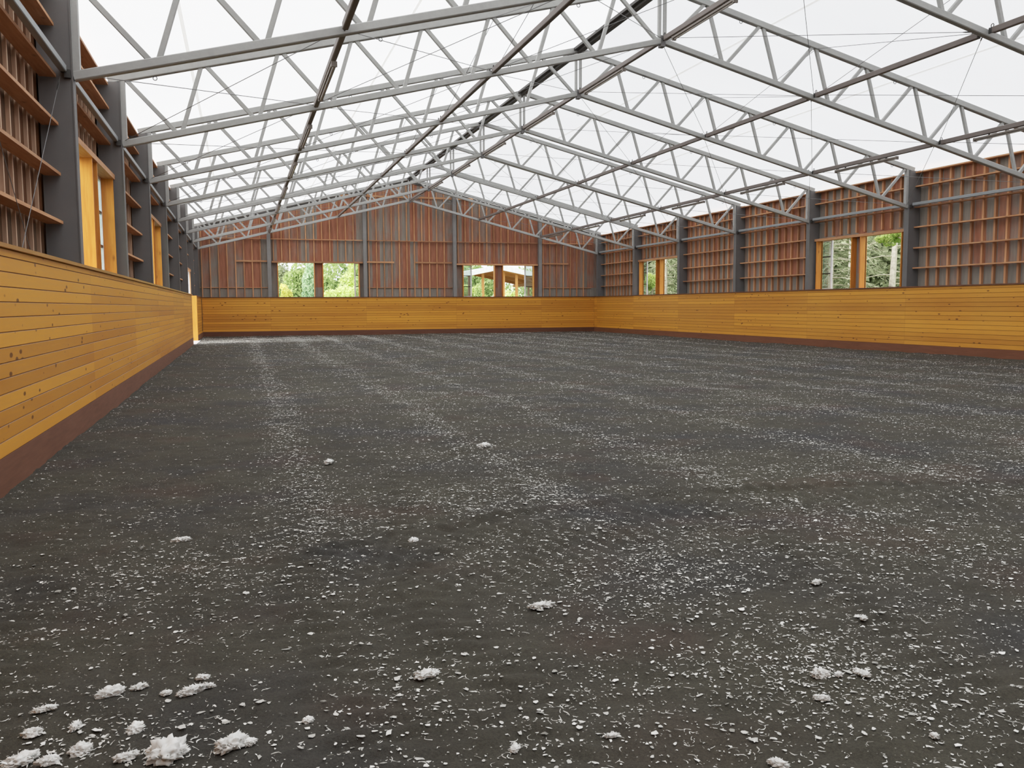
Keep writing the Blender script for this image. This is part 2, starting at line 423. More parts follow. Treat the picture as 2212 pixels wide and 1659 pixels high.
while y < YB + 0.05:
    ys.append(y); y += 0.25 if y < 1.0 else max(0.016, 0.0045 * max(y, 2.0)) if y < 12 else 0.14
ys = np.array(ys)
# coarser columns far to the right keep the mesh small
xs = np.concatenate((np.arange(-2.40, 7.0, 0.032), np.arange(7.0, 19.95, 0.12)))
GX, GY = np.meshgrid(xs, ys)
GZ = floor_h(GX, GY)
nx, ny = len(xs), len(ys)
V = np.stack((GX.ravel(), GY.ravel(), GZ.ravel()), 1)
i = np.arange((ny - 1) * (nx - 1)); r_, c_ = i // (nx - 1), i % (nx - 1)
q = np.stack((r_ * nx + c_, r_ * nx + c_ + 1, (r_ + 1) * nx + c_ + 1, (r_ + 1) * nx + c_), 1)
fl = np_mesh('floor', V, q.ravel(), np.full(len(q), 4), M['floor']); fl['kind'] = 'structure'
fl.data.polygons.foreach_set('use_smooth', np.ones(len(q), bool))

# ------------------------------------------------------------------ white felt flakes in the footing (uncountable)
BANDS = [(0.5, 0.22), (2.32, 0.25), (3.85, 0.2), (5.75, 0.22), (7.85, 0.25), (9.7, 0.25), (11.4, 0.25), (13.2, 0.3), (15.0, 0.3), (16.8, 0.3)]
def density(x, y):
    d = 0.24 + 0.9 * vnoise(x, y, 0.9, 21) * vnoise(x, y, 3.0, 22) * 2
    wob = 0.25 * (vnoise(y, x * 0, 0.35, 23) - 0.5)
    for xb, w in BANDS:
        k = 0.9 + 0.9 * vnoise(y + xb * 17, x * 0, 0.6, 24)
        d = d + 2.1 * k * np.exp(-((x - xb - wob) / (0.8 * w)) ** 2) * np.clip((y - 4.5) / 3, 0.15, 1)
    d = d * np.where((x < 0.1) & (y > 5.5), 0.42 + 0.4 * np.clip((y - 24) / 6, 0, 1) + 0.5 * np.exp(-((x + 1.75) / 0.2) ** 2), 1)
    s, _ = dist_poly(x, y, RIDGE)
    d = d * (1 - 0.55 * np.exp(-((s + 0.12) / 0.25) ** 2))
    d = d + 1.7 * np.exp(-(((x + 0.45) / 0.32) ** 2 + ((y - 3.15) / 0.28) ** 2))      # bottom-left drift
    d = d + 1.9 * np.exp(-(((x - 2.25) / 0.38) ** 2 + ((y - 2.85) / 0.36) ** 2))     # bottom-right drift
    d = d + 0.9 * np.exp(-(((x - 0.64) / 0.16) ** 2 + ((y - 3.45) / 0.2) ** 2))
    d = d + 1.0 * np.exp(-(((x - 2.0) / 0.5) ** 2 + ((y - 4.3) / 0.5) ** 2))
    d = d + 5.5 * np.exp(-((y - 41.0) / 2.0) ** 2) * np.clip((5.5 - x) / 6, 0, 1) ** 1.5        # extra white flakes stand in for the daylight strip by the open gate
    return d
def sample(n, y0, y1, x1):
    x = rng.uniform(-1.80, x1, n); y = rng.uniform(y0, y1, n)
    k = rng.random(n) * 2.6 < density(x, y)
    k &= x < 3.0 + 1.7 * y
    return x[k], y[k]
def flakes(x, y, size, zoff=0.003, n=7):
    """ragged little sheets, slightly curled; returns verts, loops, counts, shade"""
    N = len(x); t = np.linspace(0, 2 * np.pi, n, endpoint=False)[None, :] + rng.uniform(-0.3, 0.3, (N, n))
    rad = size[:, None] * rng.uniform(0.45, 1.15, (N, n))
    asp = rng.uniform(0.28, 1.0, N)[:, None]
    a, b_ = rad * np.cos(t), rad * np.sin(t) * asp
    curl = rng.uniform(-6, 14, N)[:, None] * a * a * np.minimum(1, 0.012 / size)[:, None] + rng.uniform(-0.12, 0.12, (N, n)) * size[:, None]
    yaw = rng.uniform(0, 2 * np.pi, N)[:, None]; tilt = rng.normal(0, 0.30, N)[:, None]
    b2 = b_ * np.cos(tilt) - curl * np.sin(tilt); z = b_ * np.sin(tilt) + curl * np.cos(tilt)
    X = x[:, None] + a * np.cos(yaw) - b2 * np.sin(yaw); Y = y[:, None] + a * np.sin(yaw) + b2 * np.cos(yaw)
    Z = floor_h(x, y)[:, None] + zoff + np.abs(z) * 0.9 + size[:, None] * 0.12
    V = np.stack((X, Y, Z), 2).reshape(-1, 3)
    sh = np.repeat(np.clip(rng.normal(0.62, 0.26, N), 0, 1), n)
    return V, np.arange(N * n), np.full(N, n), sh
parts = []
for n, y0, y1, x1, med, sig in ((155000, 1.8, 8.0, 16.0, 0.0056, 0.58), (95000, 8.0, 15.0, 19.3, 0.0084, 0.47), (85000, 15.0, 30.0, 19.3, 0.0120, 0.40), (70000, 30.0, 47.0, 19.3, 0.0165, 0.37), (9000, 1.8, 6.5, 9.0, 0.0115, 0.35), (26000, 38.3, 44.8, 6.5, 0.0130, 0.35)):  # last set: added flakes that whiten the floor like daylight from the gate
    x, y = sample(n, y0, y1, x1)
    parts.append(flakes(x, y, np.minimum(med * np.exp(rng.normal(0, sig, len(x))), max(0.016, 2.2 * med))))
# thin strands close to the camera
x, y = sample(34000, 1.8, 7.0, 9.0); N = len(x)
L = rng.uniform(0.006, 0.02, N); yaw = rng.uniform(0, 2 * np.pi, N); bend = rng.uniform(-0.9, 0.9, N)
u = np.linspace(-1, 1, 4)
px = L[:, None] * u[None, :]; py = bend[:, None] * L[:, None] * (u ** 2)[None, :]
wv = np.array([0.0007, 0.0011, 0.0011, 0.0006])[None, :] * rng.uniform(0.7, 1.6, N)[:, None]
X = np.concatenate((px, px[:, ::-1]), 1); Yv = np.concatenate((py - wv, (py + wv)[:, ::-1]), 1)
Z = floor_h(x, y)[:, None] + 0.005 + 0.004 * rng.random((N, 8))
V = np.stack((x[:, None] + X * np.cos(yaw)[:, None] - Yv * np.sin(yaw)[:, None], y[:, None] + X * np.sin(yaw)[:, None] + Yv * np.cos(yaw)[:, None], Z), 2).reshape(-1, 3)
parts.append((V, np.arange(N * 8), np.full(N, 8), np.repeat(np.clip(rng.normal(0.55, 0.25, N), 0, 1), 8)))
off = 0; LO = []
for p in parts: LO.append(p[1] + off); off += len(p[0])
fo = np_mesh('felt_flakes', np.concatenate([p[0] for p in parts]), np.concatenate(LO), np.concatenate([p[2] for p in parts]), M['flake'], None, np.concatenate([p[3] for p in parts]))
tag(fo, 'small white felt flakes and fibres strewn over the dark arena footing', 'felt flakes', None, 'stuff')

# larger clumps, each a thing
def clump(x, y, size, flat, aspect, yaw, seed, label, grp='white felt clumps on the arena floor'):
    r = np.random.default_rng(seed)
    import bmesh
    bm = bmesh.new(); bmesh.ops.create_icosphere(bm, subdivisions=4, radius=1.0)
    P = np.array([v.co[:] for v in bm.verts]); T = [[v.index for v in f.verts] for f in bm.faces]; bm.free()
    f = 0.55 + 0.5 * vnoise(P[:, 0] * 2 + seed, P[:, 1] * 2 + P[:, 2], 1.3, seed) + 0.55 * vnoise(P[:, 0] * 3 + P[:, 2] * 2, P[:, 1] * 3 + seed, 2.2, seed + 1) ** 2 + 0.34 * r.random(len(P))
    P = P * f[:, None] * np.array([1, aspect, flat])
    P[:, 2] = np.maximum(P[:, 2], -0.12) + 0.10
    V = [P * size * 0.5]; Lp = [np.array(T).ravel()]; Cn = [np.full(len(T), 3)]; sh = [np.clip(0.35 + 0.5 * (f - 0.6) + 0.2 * r.random(len(P)) + 0.25 * P[:, 2], 0, 1)]
    off = len(P)
    for k in range(int(50 + 1600 * size)):           # loose tufts and strands sticking out
        a = r.uniform(0, 2 * np.pi); rad = r.uniform(0.5, 1.02) * 0.5 * size
        c = np.array([rad * math.cos(a), rad * math.sin(a) * aspect, r.uniform(0.02, 0.30) * size * flat + 0.004])
        L = r.uniform(0.05, 0.22) * size + 0.004; w = r.uniform(0.08, 0.35) * L
        d = np.array([math.cos(a + r.normal(0, 0.9)), math.sin(a + r.normal(0, 0.9)), r.normal(0.15, 0.35)]); d /= np.linalg.norm(d)
        s_ = np.cross(d, [0, 0, 1.0]); s_ /= np.linalg.norm(s_) + 1e-9; s_ = s_ + np.array([0, 0, r.normal(0, 0.4)])
        q = np.array([c - d * L - s_ * w * 0.4, c - d * L * 0.2 - s_ * w, c + d * L * r.uniform(0.6, 1.1), c + d * L * 0.1 + s_ * w, c - d * L * 0.7 + s_ * w * 0.6])
        q[:, 2] = np.maximum(q[:, 2], 0.002)
        V.append(q); Lp.append(np.arange(5) + off); Cn.append(np.array([5])); sh.append(np.full(5, r.uniform(0.3, 1.0))); off += 5
    V = np.concatenate(V); cs, sn = math.cos(yaw), math.sin(yaw)
    V = np.stack((V[:, 0] * cs - V[:, 1] * sn, V[:, 0] * sn + V[:, 1] * cs, V[:, 2]), 1)
    V = V * (1.15 if size > 0.07 else 0.95)
    o = np_mesh('felt_clump', V, np.concatenate(Lp), np.concatenate(Cn), M['flake_clump'], None, np.concatenate(sh), (x, y, float(floor_h(x, y)) + 0.004))
    tag(o, label, 'felt clump', grp)
    return o
CL = [  # x, y, size, flat, aspect, yaw, label
 (-0.276, 3.009, 0.105, 0.65, 0.80, 0.9, 'largest fluffy white felt clump on the footing, bottom left of the photo'),
 (-0.405, 3.005, 0.068, 0.50, 0.50, 0.3, 'long smooth white felt clump just left of the largest fluffy clump'),
 (-0.073, 2.976, 0.080, 0.60, 0.55, 0.6, 'lumpy white felt clump just right of the largest fluffy clump'),
 (-0.552, 3.106, 0.062, 0.70, 0.85, 0.2, 'round fluffy white felt clump, second left of the largest clump'),
 (-0.399, 3.222, 0.066, 0.65, 0.75, 1.2, 'tufted white felt clump on the footing straight above the long smooth clump'),
 (-0.515, 3.507, 0.076, 0.50, 0.42, 0.5, 'slanting ragged white felt clump, highest at left of the bottom left drift'),
 (-0.419, 3.561, 0.056, 0.45, 0.50, 0.4, 'oblong white felt clump at the top of the bottom left drift'),
 (-0.223, 3.485, 0.085, 0.35, 0.35, 0.5, 'long lacy white felt clump at the upper right of the bottom left drift'),
 (-0.191, 3.603, 0.042, 0.60, 0.80, 0.0, 'small round white felt clump above the long lacy clump'),
 (-0.160, 3.522, 0.042, 0.50, 0.60, 2.4, 'small white felt clump right of the long lacy clump'),
 (-0.725, 3.253, 0.056, 0.55, 0.75, 0.2, 'white felt clump on the footing near the left edge of the photo'),
 (-0.731, 3.106, 0.080, 0.40, 0.60, 0.5, 'spread out stringy white felt clump at the bottom left corner'),
 (-0.639, 3.047, 0.062, 0.60, 0.60, 0.3, 'white felt clump at the bottom edge, right of the stringy corner clump'),
 (-0.594, 3.270, 0.052, 0.50, 0.60, 1.5, 'upright ragged white felt clump left of the tufted clump'),
 (-0.726, 3.444, 0.070, 0.30, 0.35, 0.2, 'thin curved white felt clump above the others at the left edge'),
 (-0.318, 3.490, 0.036, 0.60, 0.85, 0.1, 'grey white rounded felt clump left of the long lacy clump'),
 (-0.017, 2.984, 0.042, 0.60, 0.80, 0.4, 'small white felt clump right of the lumpy clump by the bottom edge'),
 (2.138, 2.853, 0.066, 0.75, 0.80, 0.1, 'thick solid white felt clump, brightest one at the bottom right'),
 (2.307, 2.822, 0.060, 0.40, 0.70, 1.9, 'thin wispy grey white felt clump right of the thick bright clump'),
 (2.038, 2.708, 0.056, 0.45, 0.50, 2.6, 'long white felt clump just below the thick bright clump'),
 (1.611, 2.347, 0.060, 0.50, 0.50, 2.2, 'shredded white felt clump at the bottom edge, right of the photo centre'),
 (2.218, 2.340, 0.028, 0.80, 0.95, 0.0, 'small ball shaped white felt clump near the bottom right corner'),
 (2.213, 2.838, 0.036, 0.60, 0.70, 0.4, 'small white felt clump between the thick bright clump and the wispy one'),
 (1.364, 3.975, 0.100, 0.25, 0.35, 0.1, 'flat wide torn white felt scrap lying alone near the photo centre'),
 (0.185, 3.116, 0.040, 0.70, 0.80, 0.8, 'lone upright white felt clump right of the bottom left drift'),
 (1.180, 2.698, 0.045, 0.35, 0.40, 0.0, 'flat oblong white felt scrap at the bottom, right of centre'),
 (0.823, 2.672, 0.045, 0.40, 0.60, 0.9, 'angular white felt scrap at the bottom centre'),
 (0.997, 5.391, 0.066, 0.60, 0.80, 0.9, 'round white felt clump at mid floor, left of the tyre ridge'),
 (2.374, 8.759, 0.120, 0.40, 0.60, 0.5, 'white felt clump on the second pale harrow line, far beyond the tyre ridge'),
 (0.753, 8.392, 0.110, 0.35, 0.50, 1.3, 'white felt clump on the pale harrow line nearest the left wall'),
 (0.661, 3.349, 0.075, 0.25, 0.60, 0.3, 'loose patch of white felt at the bottom, left of centre'),
 (-0.407, 5.829, 0.075, 0.40, 0.50, 0.2, 'white felt clump on the dark footing between left kick wall and first harrow line'),
 (2.882, 3.894, 0.060, 0.50, 0.60, 0.4, 'white felt clump right of the torn scrap, near the right edge'),
 (2.735, 3.345, 0.045, 0.55, 0.65, 1.0, 'white felt clump above the bottom right drift'),
]
for n, c in enumerate(CL): clump(*c[:6], 100 + n * 7, c[6])

# ------------------------------------------------------------------ wall sheathing with openings
OPEN = {  # (a0, a1, z0, z1) along the wall
 'left': [(13.10, 14.98, 1.98, 3.76), (15.50, 17.30, 1.98, 3.76), (22.90, 24.74, 1.98, 3.76), (25.22, 27.06, 1.98, 3.76), (37.35, 41.30, 0.0, 3.05)],
 'right': [(22.87, 24.74, 1.98, 3.70), (25.22, 27.06, 1.98, 3.70), (37.50, 39.36, 1.98, 3.70), (39.84, 41.70, 1.98, 3.70)],
 'back': [(1.917, 3.723, 1.98, 3.76), (4.204, 6.046, 1.98, 3.76), (11.76, 13.519, 1.98, 3.72), (14.028, 15.802, 1.98, 3.72)]}
def wall_cells(a0, a1, z0, z1, ops):
    cuts = sorted({a0, a1, *[o[0] for o in ops], *[o[1] for o in ops]})
    out = []
    for p, q in zip(cuts[:-1], cuts[1:]):
        hit = [o for o in ops if o[0] < (p + q) / 2 < o[1]]
        if not hit: out.append((p, q, z0, z1))
        else:
            o = hit[0]
            if o[2] > z0 + 0.01: out.append((p, q, z0, o[2]))
            out.append((p, q, o[3], z1))
    return out
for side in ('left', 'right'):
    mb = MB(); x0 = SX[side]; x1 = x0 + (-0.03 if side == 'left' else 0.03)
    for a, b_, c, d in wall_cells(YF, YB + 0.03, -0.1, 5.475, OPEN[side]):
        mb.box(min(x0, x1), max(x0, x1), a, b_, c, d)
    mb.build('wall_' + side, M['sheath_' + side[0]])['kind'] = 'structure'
mb = MB()
for a, b_, c, d in wall_cells(SX['left'], SX['right'], -0.1, 5.45, OPEN['back']):
    mb.box(a, b_, YB, YB + 0.03, c, d)
mb.prism([(SX['left'], 5.45), (SX['right'], 5.45), (XC, mz(XC) - 0.10)], YB, YB + 0.03)
mb.build('wall_back', M['sheath_b'])['kind'] = 'structure'
mb = MB().box(SX['left'], SX['right'], YF - 0.03, YF, -0.1, 5.45).prism([(SX['left'], 5.45), (SX['right'], 5.45), (XC, mz(XC) - 0.10)], YF - 0.03, YF)
mb.build('wall_front', M['sheath_b'])['kind'] = 'structure'
# dark flashing under the fabric along the back gable
mb = MB()
for a, b_ in ((SX['left'], XC), (XC, SX['right'])):
    mb.bar((a, YB - 0.02, mz(a) - 0.12), (b_, YB - 0.02, mz(b_) - 0.12), 0.06, 0.13)
mb.build('trim_1', M['ridge'])['kind'] = 'structure'

# ------------------------------------------------------------------ translucent fabric roof
mb = MB(); xa, xb = XL - 0.62, XR + 0.62; n = 24
for side in (0, 1):
    for i in range(n):
        a = (xa if side == 0 else XC) + (XC - xa) * i / n; b_ = a + (XC - xa) / n
        k = len(mb.v); mb.v += [(a, YF - 0.3, mz(a)), (b_, YF - 0.3, mz(b_)), (b_, YB + 0.5, mz(b_)), (a, YB + 0.5, mz(a))]
        mb.f.append((k, k + 1, k + 2, k + 3))
roof = mb.build('ceiling', M['fabric']); roof['kind'] = 'structure'
for xsn in (-0.74, 3.25, 11.4, 15.0):
    mb = MB(); mb.v = [(xsn - 0.028, YF, mz(xsn - 0.028) - 0.012), (xsn + 0.028, YF, mz(xsn + 0.028) - 0.012), (xsn + 0.028, YB + 0.2, mz(xsn + 0.028) - 0.012), (xsn - 0.028, YB + 0.2, mz(xsn - 0.028) - 0.012)]; mb.f = [(0, 1, 2, 3)]
    mb.build('fabric_seam', M['seam'], roof)

# ------------------------------------------------------------------ kick walls
def grooved(face, back, a0, a1, z0, h, rows, ztop, axis):
    """boards with V-grooves between them, profile run along an axis"""
    s = 1 if back > face else -1
    prof = []
    z = z0
    for i in range(rows + 1):
        zt = min(z0 + (i + 1) * h, ztop)
        if zt - z < 0.01: break
        prof += [(face + s * 0.007, z), (face, z + 0.006), (face, zt - 0.006)]
        z = zt
    prof += [(face + s * 0.007, z), (back, z), (back, z0)]
    mb = MB(); n = len(prof)
    for a in (a0, a1):
        mb.v += [((p, a, q) if axis == 1 else (a, p, q)) for p, q in prof]
    mb.f += [tuple(range(n)), tuple(range(2 * n - 1, n - 1, -1))]
    mb.f += [(i, n + i, n + (i + 1) % n, (i + 1) % n) for i in range(n)]
    return mb
def kick(name, label, axis, face, back, a0, a1, zb, h, mboard, mcap, mbase, origin):
    t = thing(name, origin, label, 'kick wall')
    s = 1 if back > face else -1
    grooved(face, back, a0, a1, zb, h, 15, KICK - 0.035, axis).build('board_panel', mboard, t)
    c0, c1 = sorted((face - s * 0.035, back + s * 0.10)); b0, b1 = sorted((face - s * 0.004, back))
    if axis == 1:
        MB().box(c0, c1, a0, a1, KICK - 0.035, KICK).build('cap_rail', mcap, t)
        MB().box(b0, b1, a0, a1, -0.05, zb).build('base_plank', mbase, t)
    else:
        MB().box(a0, a1, c0, c1, KICK - 0.035, KICK).build('cap_rail', mcap, t)
        MB().box(a0, a1, b0, b1, -0.05, zb).build('base_plank', mbase, t)
    return t
KLX, KRX, KBY = -1.835, 19.38, 47.08
kick('kick_wall', 'long varnished orange board kick wall running along the left side of the arena', 1, KLX, KLX - 0.07, -2.0, 37.35, 0.29, 0.1235, M['kick_y'], M['cap_l'], M['base_y'], (KLX, 18, 0))
g = kick('kick_wall', 'short varnished kick wall between the open gate and the far left corner', 1, KLX, KLX - 0.07, 41.36, KBY - 0.01, 0.25, 0.1265, M['kick_r'], M['cap_d'], M['base_y'], (KLX, 44, 0))
kick('kick_wall', 'varnished orange board kick wall along the far end wall below its four window openings', 0, KBY, KBY + 0.07, KLX - 0.02, KRX, 0.245, 0.1265, M['kick_x'], M['cap_d'], M['base_x'], (XC, KBY, 0))
kick('kick_wall', 'long varnished orange board kick wall running along the right side of the arena', 1, KRX, KRX + 0.05, -2.0, KBY - 0.01, 0.245, 0.1265, M['kick_r'], M['cap_d'], M['base_r'], (KRX, 20, 0))
# latch on the kick wall end by the corner
MB().box(KLX, KLX + 0.03, 46.2, 46.32, 0.9, 1.02).box(KLX, KLX + 0.02, 46.23, 46.29, 0.3, 1.9).build('gate_bolt', M['darkmetal'], g)

# ------------------------------------------------------------------ steel columns
def h_column(x, y, ztop, depth, sgn, label, group, lug=True):
    t = thing('steel_column', (x, y, 0), label, 'column', group)
    o = sgn                                              # web runs outwards
    x0 = x
    def bx(a, b_, c, d, e, f): return (min(a, b_), max(a, b_), c, d, e, f)
    MB().box(*bx(x0, x0 + o * 0.014, y - 0.10, y + 0.10, 0, ztop)).build('flange', M['column'], t)
    MB().box(*bx(x0 + o * (depth - 0.014), x0 + o * depth, y - 0.10, y + 0.10, 0, ztop)).build('flange', M['column'], t)
    MB().box(*bx(x0 + o * 0.014, x0 + o * (depth - 0.014), y - 0.09, y + 0.09, 0, ztop - 0.02)).build('web', M['column'], t)
    MB().box(*bx(x0 - o * 0.02, x0 + o * depth, y - 0.13, y + 0.13, 0, 0.02)).build('base_plate', M['column'], t)
    if lug:
        MB().box(*bx(x0 + o * 0.02, x0 + o * 0.09, y - 0.16, y - 0.09, 4.36, 4.46)).build('strut_bracket', M['darkmetal'], t)
        MB().box(*bx(x0 + o * 0.02, x0 + o * 0.09, y + 0.09, y + 0.16, 4.36, 4.46)).build('strut_bracket', M['darkmetal'], t)
    return t
for k in range(1, 9):
    h_column(XL, YK(k), 5.50, 0.40, -1, 'dark grey steel column on the left wall, %s' % ('at the far left corner' if k == 8 else ORD[k - 1] + ' to the camera' if k == 1 else ORD[k - 1] + ' from the camera'), 'left wall columns')
for k in range(2, 9):
    if k == 2: continue
    j = k - 3
    h_column(XR, YK(k), 5.50, 0.40, 1, 'dark grey steel column on the right wall, %s' % ('at the far right corner' if k == 8 else ORD[j] + (' to the camera' if j == 0 else ' from the camera')), 'right wall columns')
BCX = [1.48, 6.38, 11.25, 16.17]
for n, x in enumerate(BCX):
    t = thing('wind_column', (x, 47.26, 0), 'slim grey steel column on the far end wall, %s from the left corner' % ['first', 'second', 'third', 'fourth'][n], 'column', 'end wall columns')
    zt = mz(x) - 0.2
    MB().box(x - 0.09, x + 0.09, 47.17, 47.185, 0, zt).build('flange', M['windcol'], t)
    MB().box(x - 0.075, x + 0.075, 47.185, 47.38, 0, zt).build('web', M['windcol'], t)
    MB().box(x - 0.09, x + 0.09, 47.38, 47.395, 0, zt).build('flange', M['windcol'], t)

# ------------------------------------------------------------------ timber framing, one panel per bay
GIRTS = [2.56, 3.165, 3.79, 4.385, 5.01, 5.43]
def stud_positions(a0, a1, first=0.16, step=0.41):
    out = []; a = a0 + first
    while a < a1 - 0.10: out.append(a); a += step
    return out
def side_bay(side, k, window, door=False):
    """framing between columns k and k+1"""
    s = -1 if side == 'left' else 1
    sx = SX[side]
    a0, a1 = YK(k) + 0.11, YK(k + 1) - 0.11
    word = {0: 'nearest to the camera', 7: 'at the far corner'}
    if side == 'left': pos = 'left of the nearest column' if k == 0 else 'beyond the %s column' % ORD[k - 1]
    else: pos = 'right of the nearest column' if k == 2 else 'beyond the %s column' % ORD[k - 3]
    t = thing('wall_framing', (sx, (a0 + a1) / 2, 0), 'fir studs and girts%s, %s wall, bay %s' % (' over window pair' if window else ' over gate' if door else '', side, pos), 'wall framing', side + ' wall framing bays')
    x_in = sx - s * (0.042 if side == 'left' else 0.08)   # stud inner edge
    sw = 0.021 if side == 'left' else 0.032
    g_in = sx - s * 0.235                                   # girt inner edge
    def X(a, b_): return (min(a, b_), max(a, b_))
    zmin = 0.0
    for a in stud_positions(a0, a1):
        zb = 3.86 if window else 3.1 if door else zmin
        MB().box(*X(sx, x_in), a - sw, a + sw, zb, 5.41).build('stud', M['studl' if side == 'left' else 'studz'], t)
    for z in GIRTS:
        if window and z < 3.9: continue
        if door and z < 3.0: continue
        if z == 5.43: MB().box(*X(sx, g_in), a0, a1, z - 0.02, z + 0.018).build('girt', M['girty'], t)
        else: MB().box(*X(x_in, g_in), a0, a1, z - 0.02, z + 0.018).build('girt', M['girty'], t)
    return t
for k in range(0, 8): side_bay('left', k, k in (1, 3), k == 6)
for k in range(2, 8): side_bay('right', k, k in (3, 6))
bx_edges = [SX['left'] + 0.42] + BCX + [SX['right'] - 0.42]
for n in range(5):
    a0, a1 = bx_edges[n] + (0.10 if n else 0.0), bx_edges[n + 1] - 0.10
    win = n in (1, 3)
    t = thing('wall_framing', ((a0 + a1) / 2, YB, 0), ['fir studs and rails on the end wall between left corner and first slim column',
        'fir studs and rails above the end wall window pair that looks onto yellow shrubs', 'fir studs and rails on the end wall between its two window pairs, under the ridge',
        'fir studs and rails above the end wall window pair that looks onto the timber shed', 'fir studs and rails on the end wall between last slim column and right corner'][n], 'wall framing', 'end wall framing bays')
    i = 0
    for a in stud_positions(a0, a1, 0.13):
        MB().box(a - 0.026, a + 0.026, YB - 0.10, YB, 3.86 if win else 0.0, mz(a) - 0.22).build('stud', M['studz'], t)
    MB().box(a0, a1, YB - 0.20, YB - 0.10, 4.955, 4.99).build('rail', M['girtx'], t)
    for b0, b1 in {0: [(-0.16, 1.38)], 2: [(6.5, 7.95), (9.1, 11.12)], 4: [(16.28, 17.9)]}.get(n, []):
        MB().box(b0, b1, YB - 0.13, YB - 0.10, 3.80, 3.88).build('blocking', M['girtx'], t)
    if not win:
        MB().box(a0, a1, YB - 0.06, YB, 2.47, 2.50).build('blocking', M['girtx'], t)
    zr = 7.25
    r0, r1 = max(a0, XC - 3.6), min(a1, XC + 3.6)
    if r1 > r0 + 0.3: MB().box(r0, r1, YB - 0.13, YB - 0.10, zr, zr + 0.10).build('blocking', M['girtx'], t)

# ------------------------------------------------------------------ windows (openings with timber linings) and sliding sashes
WN = [0]
def sash(parent, axis, pos, a0, a1, z0=1.98, z1=3.78):
    """sliding sash pushed aside on the outer face: white stiles, dark rails, clear panes"""
    T = 0.02
    def bx(a, b_, z, zz, t=T): return (a, b_, pos - t, pos + t, z, zz) if axis == 0 else (pos - t, pos + t, a, b_, z, zz)
    mb = MB()
    mb.box(*bx(a0, a0 + 0.07, z0, z1)).box(*bx(a1 - 0.07, a1, z0, z1))
    mb.box(*bx(a0 + 0.07, a1 - 0.07, z0, z0 + 0.05)).box(*bx(a0 + 0.07, a1 - 0.07, z1 - 0.05, z1))
    s = mb.build('sliding_sash', M['white'], parent)
    MB().box(*bx(a0 + 0.07, a1 - 0.07, 2.54, 2.58)).build('glazing_bar', M['darkmetal'], s)
    MB().box(*bx(a0 + 0.07, a1 - 0.07, 3.13, 3.17)).build('glazing_bar', M['darkmetal'], s)
    MB().box(*bx(a0 + 0.07, a1 - 0.07, z0 + 0.05, z1 - 0.05, 0.003)).build('pane', M['glass'], s)
def window(axis, plane, s, ops, ztop, sashes, header, jamb_mat='jamb'):
    """plane = sheathing coordinate, s = outward sign along the wall normal, ops = [(a0,a1),(b0,b1)]"""
    WN[0] += 1
    mid = (ops[0][0] + ops[1][1]) / 2
    t = struct('window_%d' % WN[0], (mid, plane, 2.0) if axis == 0 else (plane, mid, 2.0))
    i0, o1 = plane - s * (0.26 if s < 0 else 0.20), plane + s * (-0.065 if s < 0 else 0.05)
    lo, hi = min(i0, o1), max(i0, o1)
    def bx(a, b_, z, zz, l=lo, h=hi): return (a, b_, l, h, z, zz) if axis == 0 else (l, h, a, b_, z, zz)
    for a, b_ in ops:
        MB().box(*bx(a - 0.04, a, 1.98, ztop)).build('jamb', M[jamb_mat], t)
        MB().box(*bx(b_, b_ + 0.04, 1.98, ztop)).build('jamb', M[jamb_mat], t)
    hl, hh = sorted((plane - s * (0.28 if s < 0 else 0.22), plane - s * 0.0))
    MB().box(*bx(header[0], header[1], ztop, ztop + 0.085, hl, hh)).build('header', M['girtx' if axis == 0 else 'girty'], t)
    sl, sh = sorted((plane - s * 0.30, plane + s * 0.10))
    for a, b_ in ops: MB().box(*bx(a, b_, 1.955, 1.98, sl, sh)).build('sill', M['jamb'], t)
    for a, b_ in sashes: sash(t, axis, plane + s * (-0.045 if s < 0 else 0.115), a, b_, 1.98, ztop + (0.0 if s < 0 else 0.03))
    return t
window(1, SX['left'], -1, [(13.10, 14.98), (15.50, 17.30)], 3.76, [(15.52, 17.29)], (YK(1) + 0.11, YK(2) - 0.11))
window(1, SX['left'], -1, [(22.90, 24.74), (25.22, 27.06)], 3.76, [(25.24, 27.05)], (YK(3) + 0.11, YK(4) - 0.11))
window(1, SX['right'], 1, [(22.87, 24.74), (25.22, 27.06)], 3.70, [(26.60, 28.3)], (YK(3) + 0.11, YK(4) - 0.11))
window(1, SX['right'], 1, [(37.50, 39.36), (39.84, 41.70)], 3.70, [(41.40, 43.0)], (YK(6) + 0.11, YK(7) - 0.11))
window(0, YB, 1, [(1.917, 3.723), (4.204, 6.046)], 3.76, [(5.84, 7.4)], (1.60, 6.27))
window(0, YB, 1, [(11.76, 13.519), (14.028, 15.802)], 3.72, [(10.7, 12.29), (15.36, 16.9)], (11.36, 16.06))
# gate opening in the left wall
d = struct('door_1', (SX['left'], 39.3, 0))
MB().box(SX['left'] - 0.06, KLX + 0.005, 41.30, 41.36, 0, 2.0).build('gate_post', M['jamb'], d)
MB().box(SX['left'] - 0.06, XL - 0.165, 41.30, 41.36, 2.0, 3.05).build('jamb', M['white'], d)
MB().box(XL - 0.165, XL - 0.12, 41.30, 41.36, 2.0, 3.05).build('trim_strip', M['studz'], d)
MB().box(SX['left'] - 0.06, XL - 0.1, 37.29, 37.35, 0, 3.05).build('jamb', M['studz'], d)
MB().box(SX['left'] - 0.06, XL - 0.1, 37.15, 41.5, 3.05, 3.14).build('header', M['girty'], d)
MB().box(SX['left'] - 0.5, KLX + 0.1, 37.35, 41.30, -0.03, 0.025).build('threshold', M['white'], d)

